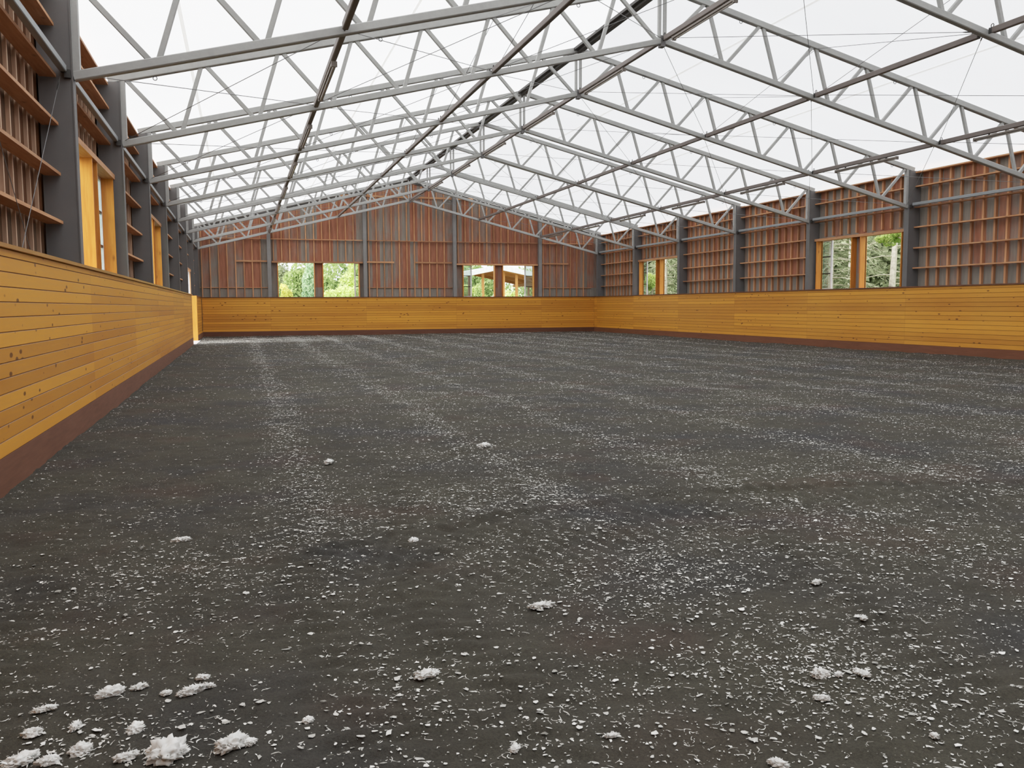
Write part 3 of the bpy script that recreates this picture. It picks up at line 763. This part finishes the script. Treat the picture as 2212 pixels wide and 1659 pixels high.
# ------------------------------------------------------------------ eave struts between the columns
for side, xx, ks in (('left', XL - 0.10, range(0, 8)), ('right', XR + 0.10, range(2, 8))):
    for k in ks:
        if side == 'left': pos = 'left of the nearest column' if k == 0 else 'between %s and %s column' % (ORD[k - 1], ORD[k])
        else: pos = 'right of the nearest column' if k == 2 else 'between %s and %s column' % (ORD[k - 3], ORD[k - 2])
        t = thing('eave_strut', (xx, (YK(k) + YK(k + 1)) / 2, 4.49), 'blue grey square steel tube along the %s wall, %s' % (side, pos), 'eave strut', side + ' eave struts')
        MB().bar((xx, YK(k) + 0.17, 4.47), (xx, YK(k + 1) - 0.17, 4.47), 0.085, 0.085, bev=0.008).build('tube', M['eave'], t)
        for yy in (YK(k) + 0.135, YK(k + 1) - 0.135):
            MB().box(xx - 0.03, xx + 0.03, yy - 0.045, yy + 0.045, 4.43, 4.47).build('end_lug', M['darkmetal'], t)

# ------------------------------------------------------------------ roof trusses
def build_truss():
    t = thing('roof_truss', (XC, 0, 4.4), 'x', 'roof truss', 'roof trusses')
    Y = 0.0
    P = 1.37
    tops = [-1.88 + P * i for i in range(8)]; bots = [-0.97 + P * i for i in range(7)]
    for m in (0, 1):
        X = (lambda x: x) if m == 0 else (lambda x: 2 * XC - x)
        up = (0, 0, 1)
        tc_ = MB().bar((X(XL - 0.20), Y, tcz(XL - 0.20)), (XC, Y, tcz(XC)), 0.13, 0.135, bev=0.012).build('top_chord', M['galv'], t)
        MB().bar((X(XL), Y, bcz(XL)), (XC, Y, bcz(XC)), 0.12, 0.118, bev=0.012).build('bottom_chord', M['galv'], t)
        MB().box(*sorted((X(XL - 0.02), X(XL + 0.08))), Y - 0.055, Y + 0.055, bcz(XL) + 0.04, tcz(XL) - 0.05).build('end_post', M['galv'], t)
        for i, b_ in enumerate(bots):
            for a in (tops[i], tops[i + 1]):
                q = b_ + (0.06 if a > b_ else -0.06)
                r = a + (0.05 if a < b_ else -0.05)
                MB().bar((X(q), Y, bcz(q) + 0.045), (X(r), Y, tcz(r) - 0.055), 0.072, 0.072, (0, 1, 0), 0.006).build('web_brace', M['galv'], t)
        MB().bar((X(7.76), Y, tcz(7.76) - 0.055), (X(8.62), Y, bcz(8.62) + 0.045), 0.072, 0.072, (0, 1, 0), 0.006).build('web_brace', M['galv'], t)
        xk = X(XC - 0.062)
        MB().box(xk - 0.03, xk + 0.03, Y - 0.035, Y + 0.035, bcz(XC) + 0.04, tcz(XC) - 0.05).build('king_post', M['galv'], t)
        for xe in (-1.35, 2.75, 6.85):
            MB().torus((X(xe), Y, tcz(xe) - 0.105), 0.035, 0.008, 1).build('cable_eye', M['wire'], tc_)
    MB().box(XC - 0.05, XC + 0.05, Y - 0.075, Y + 0.075, bcz(XC) - 0.13, bcz(XC) + 0.10).build('apex_plate', M['column'], t)
    return t
tr = build_truss()
for k in range(8, 0, -1):
    lab = 'galvanised zigzag roof truss, ' + ('last one, just in front of the far end wall' if k == 8 else 'nearest one, across the top of the photo' if k == 1 else '%s one counted from the far end wall' % ORD[8 - k])
    loc = (XC, YK(k), 4.4)
    if k == 8:
        tr.location = loc; tr['_o'] = loc; tr['label'] = lab
    else: copy_tree(tr, loc, lab)

# ------------------------------------------------------------------ ridge beam, long struts and strip lights
t = thing('ridge_beam', (XC, 22, 8.2), 'dark bronze ridge beam running the length of the roof under the fabric', 'ridge beam')
MB().box(XC - 0.15, XC + 0.15, YF, YB - 0.1, mz(XC) - 0.12, mz(XC) - 0.055).build('beam', M['ridge'], t)
MB().box(XC - 0.05, XC + 0.05, YF, YB - 0.1, mz(XC) - 0.17, mz(XC) - 0.12).build('keder_rail', M['ridge'], t)
DX = 7.27; DXB = 3.77
SN = {-2: 'outer left', -1: 'inner left', 0: 'ridge', 1: 'inner right', 2: 'outer right'}
SXs = {-2: XC - DX, -1: XC - DXB, 0: XC, 1: XC + DXB, 2: XC + DX}
def bayname(k):                 # bay between truss k and k+1
    return 'far bay' if k == 7 else '%s bay from the far end' % ORD[7 - k] if k > 0 else 'bay nearest the camera'
def build_strut():
    t = thing('roof_strut', (0, 0, 0), 'x', 'roof strut', 'long roof struts')
    MB().bar((0, 0.16, 0.0), (0, BAY - 0.16, 0.0), 0.085, 0.105, bev=0.01).build('tube', M['strut'], t)
    for y0, y1 in ((0.06, 0.20), (BAY - 0.20, BAY - 0.06)):
        ep = MB().box(-0.012, 0.012, y0, y1, -0.035, 0.06).build('end_plate', M['darkmetal'], t)
        MB().torus((0, (y0 + y1) / 2, 0.085), 0.03, 0.008, 0).build('shackle', M['darkmetal'], ep)
    return t
def build_light():
    t = thing('strip_light', (0, 0, 0), 'x', 'strip light', 'strip lights under the roof struts')
    hs = MB().bar((0, -1.18, 0), (0, 1.18, 0), 0.085, 0.045, bev=0.008).build('housing', M['lamp'], t)
    MB().tube([(-0.0, -1.15, -0.035), (-0.0, 1.15, -0.035)], 0.019, 8).build('lamp_tube', M['tube'], t)
    for y in (-1.19, 1.19): MB().box(-0.045, 0.045, y - 0.02, y + 0.02, -0.055, 0.025).build('end_cap', M['lamp'], hs)
    for y in (-0.8, 0.8): MB().box(-0.015, 0.015, y - 0.015, y + 0.015, 0.02, 0.075).build('hanger', M['darkmetal'], hs)
    return t
st0 = build_strut(); li0 = build_light(); fs = fl_ = True
for k in range(0, 8):
    for s in (-2, -1, 0, 1, 2):
        if k == 0 and s == 0: continue
        loc = (SXs[s], YK(k), bcz(SXs[s]) + 0.02)
        lab = 'brown steel %s roof strut linking trusses, %s' % (SN[s], bayname(k))
        if k == 7: continue
        if fs: st0.location = loc; st0['_o'] = loc; st0['label'] = lab; fs = False
        else: copy_tree(st0, loc, lab)
        if s in (-2, 0, 2) and k > 0:
            loc = (SXs[s], YK(k) + BAY / 2 + (0.1 if s else 0.7), bcz(SXs[s]) - 0.085)
            lab = 'unlit strip light hung under the %s roof strut, %s' % (SN[s], bayname(k))
            if fl_: li0.location = loc; li0['_o'] = loc; li0['label'] = lab; fl_ = False
            else: copy_tree(li0, loc, lab)
for s in (-2, -1, 0, 1, 2):
    loc = (SXs[s], YK(7), bcz(SXs[s]) + 0.02)
    copy_tree(st0, loc, 'brown steel %s roof strut linking trusses, far bay' % SN[s])
    if s in (-2, 0, 2): copy_tree(li0, (SXs[s], YK(7) + BAY / 2 + (0.1 if s else 0.7), bcz(SXs[s]) - 0.085), 'unlit strip light hung under the %s roof strut, far bay' % SN[s])

# ------------------------------------------------------------------ bracing wires
def wire(p, q, label, r=0.006):
    p, q = Vector(p), Vector(q); mid = (p + q) / 2
    t = thing('bracing_wire', tuple(mid), label, 'bracing wire', 'bracing wires')
    wr = MB().tube([p, q], r, 5).build('wire_rope', M['wire'], t)
    d = (q - p).normalized(); a = p + d * 0.16; b_ = p + d * 0.34
    MB().tube([a, a + d * 0.05, b_ - d * 0.05, b_], [0.006, 0.012, 0.012, 0.006], 6).build('turnbuckle', M['darkmetal'], wr)
NODE = [('left eave', XL + 0.05)] + [(SN[s] + ' strut', SXs[s]) for s in (-2, -1, 0, 1, 2)] + [('right eave', XR - 0.05)]
for k in range(1, 8):
    for (na, xa), (nb, xb) in zip(NODE[:-1], NODE[1:]):
        wire((xa, YK(k) + 0.05, bcz(xa) + 0.03), (xb, YK(k + 1) - 0.05, bcz(xb) + 0.03), 'thin wire, %s, from %s away to %s' % (bayname(k).replace(' from the far end', ' from far end'), na, nb))
        wire((xb, YK(k) + 0.05, bcz(xb) + 0.05), (xa, YK(k + 1) - 0.05, bcz(xa) + 0.05), 'thin wire, %s, from %s away to %s' % (bayname(k).replace(' from the far end', ' from far end'), nb, na))
    for s in (-1, 1):
        x = SXs[s] + 0.05
        wire((x, YK(k) + 0.07, bcz(x) + 0.06), (x, YK(k + 1) - 0.07, tcz(x) - 0.07), 'upright wire over %s strut, %s, rising away' % (SN[s], bayname(k)))
        wire((x + 0.02, YK(k + 1) - 0.07, bcz(x) + 0.06), (x + 0.02, YK(k) + 0.07, tcz(x) - 0.07), 'upright wire over %s strut, %s, falling away' % (SN[s], bayname(k)))
xw = XL - 0.14
wire((xw, YK(1) - 0.12, 4.38), (xw, YK(0) + 0.12, 0.2), 'thin brace wire on the left wall falling toward the camera', 0.004)
wire((xw - 0.02, YK(0) + 0.12, 4.38), (xw - 0.02, YK(1) - 0.12, 0.2), 'thin brace wire on the left wall falling away from the camera', 0.004)

# ------------------------------------------------------------------ outdoors
M['grass'] = mat_plain('meadow', (0.19, 0.24, 0.085), 0.9, 0, 0.35, 0.4, 0.05)
M['hill'] = mat_plain('hillside', (0.50, 0.56, 0.34), 0.9, 0, 0.3, 0.25, 0.05)
M['gravel'] = mat_plain('pale gravel', (0.52, 0.51, 0.49), 0.9, 0, 0.15, 3.0, 0.05)
MB().box(-120, 160, -60, 240, -0.55, -0.15).build('ground', M['grass'])['kind'] = 'structure'
MB().box(-14, SX['left'] - 0.1, 30, 48, -0.14, -0.06).build('path', M['gravel'])['kind'] = 'structure'
hx = np.linspace(-60, 90, 60); hy = np.linspace(58, 200, 50)
HX, HY = np.meshgrid(hx, hy)
HZ = np.clip((HY - 58) * 0.055, 0, 4.6) * (0.8 + 0.4 * vnoise(HX, HY, 0.05, 61)) - 0.16
V = np.stack((HX.ravel(), HY.ravel(), HZ.ravel()), 1)
i = np.arange(49 * 59); r_, c_ = i // 59, i % 59
q = np.stack((r_ * 60 + c_, r_ * 60 + c_ + 1, (r_ + 1) * 60 + c_ + 1, (r_ + 1) * 60 + c_), 1)
hl = np_mesh('hill', V, q.ravel(), np.full(len(q), 4), M['hill']); hl['kind'] = 'structure'

def leaf_mat(name, lo, hi): return mat_attr(name, lo, hi, 0.8, 0.35)
M['lf_yellow'] = leaf_mat('yellow green leaves', (0.48, 0.50, 0.12), (0.88, 0.86, 0.32))
M['lf_lime'] = leaf_mat('lime leaves', (0.36, 0.52, 0.14), (0.78, 0.88, 0.38))
M['lf_green'] = leaf_mat('green leaves', (0.13, 0.22, 0.08), (0.52, 0.64, 0.28))
M['lf_blue'] = leaf_mat('blue green leaves', (0.16, 0.29, 0.17), (0.52, 0.68, 0.44))
M['lf_grey'] = leaf_mat('grey green needles', (0.085, 0.11, 0.055), (0.36, 0.40, 0.24))
M['bark'] = mat_plain('pale bark', (0.44, 0.405, 0.325), 0.85, 0, 0.3, 9.0, 0.1)
M['twig'] = mat_plain('grey twig', (0.36, 0.34, 0.25), 0.85, 0, 0.25, 9.0, 0.1)
def leaves(center, radii, n, size, mat, name, parent, seed, long=1.0, clumps=14, droop=0.0):
    r = np.random.default_rng(seed)
    u = r.normal(0, 1, (clumps, 3)); u /= np.linalg.norm(u, axis=1)[:, None]
    cc = u * r.uniform(0.25, 0.85, (clumps, 1)); rad = r.uniform(0.22, 0.5, clumps)
    w = r.integers(0, clumps, n); d = r.normal(0, 1, (n, 3)); d /= np.linalg.norm(d, axis=1)[:, None]
    p = cc[w] + d * (rad[w] * r.uniform(0.55, 1.0, n) ** 0.5)[:, None]
    p = p * np.array(radii)
    a = r.normal(0, 1, (n, 3)); a[:, 2] -= droop; a /= np.linalg.norm(a, axis=1)[:, None]
    b_ = np.cross(a, r.normal(0, 1, (n, 3))); b_ /= np.linalg.norm(b_, axis=1)[:, None]
    s = size * r.uniform(0.5, 1.3, n)[:, None]
    V = np.stack((p - a * s * long, p + b_ * s * 0.5, p + a * s * long, p - b_ * s * 0.5), 1).reshape(-1, 3)
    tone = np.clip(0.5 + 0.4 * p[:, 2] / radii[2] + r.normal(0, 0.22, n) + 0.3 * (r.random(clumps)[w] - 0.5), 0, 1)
    return np_mesh(name, V, np.arange(4 * n), np.full(n, 4), mat, parent, np.repeat(tone, 4), center)
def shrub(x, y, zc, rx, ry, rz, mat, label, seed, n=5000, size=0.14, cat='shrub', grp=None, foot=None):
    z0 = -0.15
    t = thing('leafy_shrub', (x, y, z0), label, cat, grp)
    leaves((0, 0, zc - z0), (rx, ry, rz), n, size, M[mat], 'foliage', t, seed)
    mb = MB(); r = random.Random(seed)
    if foot: mb.tube([(foot[0], foot[1], z0), (foot[0], foot[1], 0.6 * zc), (x, y, zc)], [0.06, 0.045, 0.02], 5)
    for i in range(0 if foot else 4):
        a = r.uniform(0, 6.28); mb.tube([(x, y, z0), (x + 0.2 * rx * math.cos(a), y + 0.2 * ry * math.sin(a), z0 + (zc - z0) * 0.5), (x + 0.5 * rx * math.cos(a), y + 0.5 * ry * math.sin(a), zc)], [0.06, 0.045, 0.02], 5)
    mb.build('stem', M['twig'], t)
    return t
# seen through the end-wall windows
shrub(7.2, 62, 1.5, 1.75, 1.6, 1.75, 'lf_lime', 'rounded lime green shrub filling the second opening of the end wall', 1, 9000, 0.13)
shrub(9.6, 70, 2.5, 2.6, 2.2, 2.9, 'lf_lime', 'taller lime green tree behind the rounded lime shrub', 2, 9000, 0.17, 'tree')
shrub(6.2, 84, 3.2, 2.6, 2.2, 2.9, 'lf_green', 'dull green bushy tree between the two left end wall openings', 3, 8000, 0.18, 'tree')
shrub(5.6, 74, 2.4, 1.15, 1.2, 2.4, 'lf_blue', 'blue green bushy tree at the right of the first end wall opening', 4, 8000, 0.16, 'tree')
shrub(4.6, 92, 4.2, 1.3, 1.2, 2.6, 'lf_grey', 'thin grey twiggy tree behind the blue green tree', 5, 3500, 0.14, 'tree')
shrub(3.05, 66, 1.6, 0.95, 1.0, 1.6, 'lf_yellow', 'bright yellow shrub at the lower left of the first end wall opening', 6, 6000, 0.12)
shrub(5.0, 60, 1.2, 0.55, 0.6, 1.35, 'lf_yellow', 'small yellow shrub at the lower right of the first end wall opening', 7, 3500, 0.10)
shrub(4.0, 98, 2.9, 1.6, 1.4, 1.3, 'lf_green', 'low green bush on the pale slope beyond the first opening', 8, 4000, 0.16)
shrub(2.55, 64, 2.9, 0.22, 0.3, 0.7, 'lf_green', 'dark leafy branch at the left edge of the first end wall opening', 9, 900, 0.10)
shrub(12.8, 104, 4.0, 4.5, 3, 4.4, 'lf_green', 'broad green tree far behind the rounded lime shrub', 10, 9000, 0.22, 'tree')
shrub(25.6, 98, 4.4, 3.8, 3, 4.2, 'lf_green', 'leafy green tree behind the shed roof at left', 11, 9000, 0.20, 'tree')
shrub(35.4, 100, 4.6, 4.4, 3, 4.6, 'lf_green', 'leafy green tree behind the shed roof at right', 12, 9000, 0.20, 'tree')
shrub(22.4, 88, 2.2, 1.9, 1.5, 2.2, 'lf_lime', 'pale green bush seen under the left half of the shed roof', 13, 6000, 0.15)
shrub(19.1, 72, 1.6, 0.35, 0.4, 1.7, 'lf_green', 'narrow dark green bush beside the left shed post', 14, 2000, 0.11)
shrub(27.6, 90, 1.7, 1.0, 0.9, 1.5, 'lf_lime', 'round green bush seen between the right shed posts', 15, 3000, 0.13)
# slatted white frame among the shrubs
t = thing('slatted_frame', (5.0, 94, 1.9), 'small white slatted frame on the slope beyond the first end wall opening', 'slatted frame')
for n in range(4): MB().box(4.72, 5.24, 93.98, 94.02, 3.24 + n * 0.17, 3.31 + n * 0.17).build('slat', M['white'], t)
for x in (4.70, 5.22): MB().box(x, x + 0.05, 94.02, 94.07, 1.85, 3.86).build('post', M['white'], t)
# open timber shed with white metal roof
M['shed_wood'] = mat_wood('shed timber', (0.26, 0.10, 0.03), (0.38, 0.16, 0.055), (0.50, 0.24, 0.09), 1, False, False, 0.6)
t = thing('timber_shed', (21.8, 79, -0.15), 'open timber shed with white metal gable roof beyond the end wall', 'shed')
AX, AZ, SL = 21.8, 4.95, 0.20
def rz(x): return AZ - SL * abs(x - AX)
for x0, x1 in ((AX - 7.0, AX), (AX, AX + 7.0)):
    o = 0.10
    MB().prism([(x0, rz(x0)), (x1, rz(x1)), (x1, rz(x1) + o), (x0, rz(x0) + o)], 74.6, 86).build('roof_sheet', M['white'], t)
    MB().prism([(x0, rz(x0) - 0.06), (x1, rz(x1) - 0.06), (x1, rz(x1)), (x0, rz(x0))], 74.7, 86).build('soffit', M['shed_wood'], t)
    MB().prism([(x0, rz(x0) - 0.30), (x1, rz(x1) - 0.30), (x1, rz(x1) + 0.14), (x0, rz(x0) + 0.14)], 74.5, 74.6).build('barge_board', M['white'], t)
    for y in (75.2, 78.5, 82, 85.5):
        MB().prism([(x0, rz(x0) - 0.34), (x1, rz(x1) - 0.34), (x1, rz(x1) - 0.06), (x0, rz(x0) - 0.06)], y, y + 0.14).build('rafter', M['shed_wood'], t)
for x in (18.4, 20.45, 22.35, 23.55, 26.6):
    MB().box(x - 0.1, x + 0.1, 75.2, 75.4, -0.15, rz(x) - 0.34).build('post', M['shed_wood'], t)
for x in (17.0, 21.8, 24.6, 28.0):
    MB().box(x - 0.1, x + 0.1, 85.4, 85.6, -0.15, rz(x) - 0.34).build('post', M['shed_wood'], t)
for x in (17.0, 26.6): MB().box(x - 0.08, x + 0.08, 75, 86, rz(x) - 0.62, rz(x) - 0.34).build('purlin', M['shed_wood'], t)
# conifers outside the right wall
def conifer(x, y, h, r0, label, seed, lean=0.0, dens=1.0):
    t = thing('conifer_tree', (x, y, -0.15), label, 'tree', 'conifers outside the right wall')
    R = random.Random(seed)
    MB().tube([(x, y, -0.15), (x + lean * 0.3, y, h * 0.33), (x + lean * 0.7, y, h * 0.66), (x + lean, y, h)], [r0 * 1.15, r0, r0 * 0.75, r0 * 0.3], 9).build('trunk', M['bark'], t)
    br = MB(); V = []; tone = []
    nb = int(90 * dens)
    for i in range(nb):
        z = 0.6 + (h - 0.8) * i / nb + R.uniform(-0.1, 0.1); a = R.uniform(0, 6.283); L = R.uniform(1.4, 3.0) * (1 - 0.35 * z / h)
        bx_, by_ = x + lean * z / h, y
        pts = []
        for s in range(5):
            u = s / 4
            pts.append(Vector((bx_ + math.cos(a) * L * u, by_ + math.sin(a) * L * u, z + 0.12 * L * u - 0.42 * L * u * u)))
        open_side = dens <= 0.5 and math.cos(a) < 0.25
        if open_side and i % 2: continue
        br.tube(pts, [0.028, 0.022, 0.016, 0.010, 0.004], 4)
        for s in range(0 if open_side else 34):
            u = R.uniform(0.15, 1.0); p = pts[0].lerp(pts[-1], u); p.z = z + 0.12 * L * u - 0.42 * L * u * u
            b2 = a + R.choice((-1, 1)) * R.uniform(0.4, 1.2); l = R.uniform(0.18, 0.5); w = R.uniform(0.015, 0.045)
            d = Vector((math.cos(b2), math.sin(b2), R.uniform(-0.8, 0.15))).normalized() * l
            n = d.cross(Vector((R.uniform(-1, 1), R.uniform(-1, 1), 1))).normalized() * w
            V += [p, p + d * 0.5 + n, p + d, p + d * 0.5 - n]
            tone += [min(1, max(0, R.gauss(0.5, 0.25)))] * 4
    br.build('branches', M['twig'], t)
    V = np.array([(v.x - x, v.y - y, v.z + 0.15) for v in V])
    np_mesh('needles', V, np.arange(len(V)), np.full(len(V) // 4, 4), M['lf_grey'], t, tone)
conifer(24.6, 29.1, 7.0, 0.125, 'conifer with thick pale trunk in the nearer right wall opening', 21, 0.25, 0.5)
conifer(25.4, 33.9, 7.0, 0.12, 'drooping grey green conifer in the far half of the nearer right window', 22)
conifer(30.6, 33.0, 8.0, 0.14, 'conifer standing behind the thick pale trunk', 23, 0, 1.3)
conifer(31.2, 40.0, 8.0, 0.14, 'conifer behind the drooping grey green one', 24, 0, 1.3)
conifer(24.3, 44.7, 7.0, 0.14, 'slim pale trunked conifer in the nearer half of the far right window', 25, 0.2, 0.5)
conifer(25.6, 50.4, 7.0, 0.10, 'slim conifer in the farther half of the far right window', 26)
conifer(31.5, 54.5, 8.0, 0.14, 'conifer behind the slim trunks outside the far right window', 27, 0, 1.3)
conifer(31.3, 47.2, 8.0, 0.14, 'conifer between the two right wall windows, farther off', 28, 0, 1.3)
for n, (x, y, z, rx, ry, rzz, lab) in enumerate([
    (37.5, 46, 3.2, 2.6, 8.5, 4.8, 'dark green hedge like tree behind the conifers outside the nearer right window'),
    (39.5, 66, 3.2, 2.6, 8.0, 5.2, 'dark green hedge like tree behind the conifers outside the far right window'),
    (33.5, 71, 3.2, 2.6, 4.5, 5.0, 'dark green tree at the far end of the row outside the right wall')]):
    shrub(x, y, z, rx, ry, rzz, 'lf_grey', lab, 40 + n, 26000, 0.36, 'tree')
shrub(35.0, 36.6, 2.7, 1.2, 2.6, 3.6, 'lf_grey', 'dense grey green tree directly behind the thick pale trunk', 61, 16000, 0.24, 'tree')
shrub(31.8, 62.0, 2.9, 1.8, 3.0, 3.8, 'lf_grey', 'dense grey green tree behind the slim trunks of the far window', 62, 16000, 0.26, 'tree')
shrub(21.7, 31.0, 1.5, 0.5, 0.9, 0.9, 'lf_green', 'low leafy bush at the bottom of the nearer right window', 51, 2500, 0.09)
shrub(22.2, 45.6, 2.75, 0.35, 0.6, 0.55, 'lf_lime', 'bright green leafy bush in the far right window', 52, 1800, 0.08)
shrub(22.2, 26.2, 3.9, 0.5, 0.7, 0.35, 'lf_lime', 'bright lime leaf spray at the top of the nearer right window', 53, 1200, 0.08, foot=(22.0, 21.8))
for n, (x, y) in enumerate(((22.0, 43.6), (22.0, 40.4), (22.0, 26.0))):
    t = thing('fence_post', (x, y, -0.15), 'pale round timber post outside, seen %s' % ['in the far half of the far window', 'in the near half of the far window', 'in the nearer window'][n], 'fence post', 'fence posts outside')
    pz = 2.17 if n == 2 else 2.34
    MB().tube([(x, y, -0.15), (x, y, pz - 0.06), (x, y, pz)], [0.09, 0.09, 0.05], 10).build('post', M['bark'], t)

# ------------------------------------------------------------------ sky light
w = bpy.data.worlds.new('overcast sky'); scene.world = w; w.use_nodes = True
nt = w.node_tree; nt.nodes.clear(); b = NB(nt)
out = nt.nodes.new('ShaderNodeOutputWorld'); bg = nt.nodes.new('ShaderNodeBackground')
tc = b.n('ShaderNodeTexCoord'); sp = b.n('ShaderNodeSeparateXYZ'); nt.links.new(tc.outputs['Generated'], sp.inputs[0])
col = b.ramp(b.math('ADD', b.math('MULTIPLY', sp.outputs[2], 0.5), 0.5), [(0.45, (0.80, 0.81, 0.83)), (0.75, (0.96, 0.97, 1.0))])
nt.links.new(col, bg.inputs['Color']); bg.inputs['Strength'].default_value = 3.0
nt.links.new(bg.outputs[0], out.inputs[0])

sl = bpy.data.lights.new('hazy_sun', 'SUN'); sl.energy = 8.5; sl.angle = math.radians(50); sl.color = (1.0, 0.975, 0.93)
so = bpy.data.objects.new('hazy_sun', sl); COL.objects.link(so); so.location = (-30, 20, 25)
so.rotation_euler = Vector((0.80, 0.36, -0.48)).to_track_quat('-Z', 'Y').to_euler()

# ------------------------------------------------------------------ camera
f_px, yaw, pitch, roll, hcam = 1903.13, math.radians(17.041), math.radians(5.055), math.radians(0.304), 1.4703
R0 = Vector((math.cos(yaw), -math.sin(yaw), 0)); F0 = Vector((math.sin(yaw), math.cos(yaw), 0)); Z0 = Vector((0, 0, 1))
F = F0 * math.cos(pitch) - Z0 * math.sin(pitch); U = F0 * math.sin(pitch) + Z0 * math.cos(pitch)
R2 = R0 * math.cos(roll) - U * math.sin(roll); U2 = R0 * math.sin(roll) + U * math.cos(roll)
cam = bpy.data.cameras.new('camera'); co = bpy.data.objects.new('camera', cam); COL.objects.link(co)
mw = Matrix.Identity(4)
for i in range(3): mw[i][0], mw[i][1], mw[i][2] = R2[i], U2[i], -F[i]
mw.translation = Vector((0, 0, hcam)); co.matrix_world = mw
cam.sensor_width = 36.0; cam.lens = f_px / 2212 * 36.0; cam.clip_end = 600; cam.clip_start = 0.05
scene.camera = co
scene.view_settings.view_transform = 'Standard'; scene.view_settings.look = 'None'
scene.view_settings.exposure = 0.0; scene.view_settings.gamma = 1.0
vs = scene.view_settings; vs.use_curve_mapping = True
cmap = vs.curve_mapping; cmap.black_level = (0, 0, 0); cmap.white_level = (3.0, 3.0, 3.0)
cv = cmap.curves[3]
for x_, y_ in ((0.02, 0.064), (0.10, 0.31), (0.20, 0.53), (0.33, 0.70), (0.50, 0.83), (0.72, 0.95)): cv.points.new(x_, y_)
cmap.update()
scene.cycles.max_bounces = 8; scene.cycles.diffuse_bounces = 5; scene.cycles.transmission_bounces = 6; scene.cycles.transparent_max_bounces = 8
for o in bpy.data.objects:
    if '_o' in o: del o['_o']
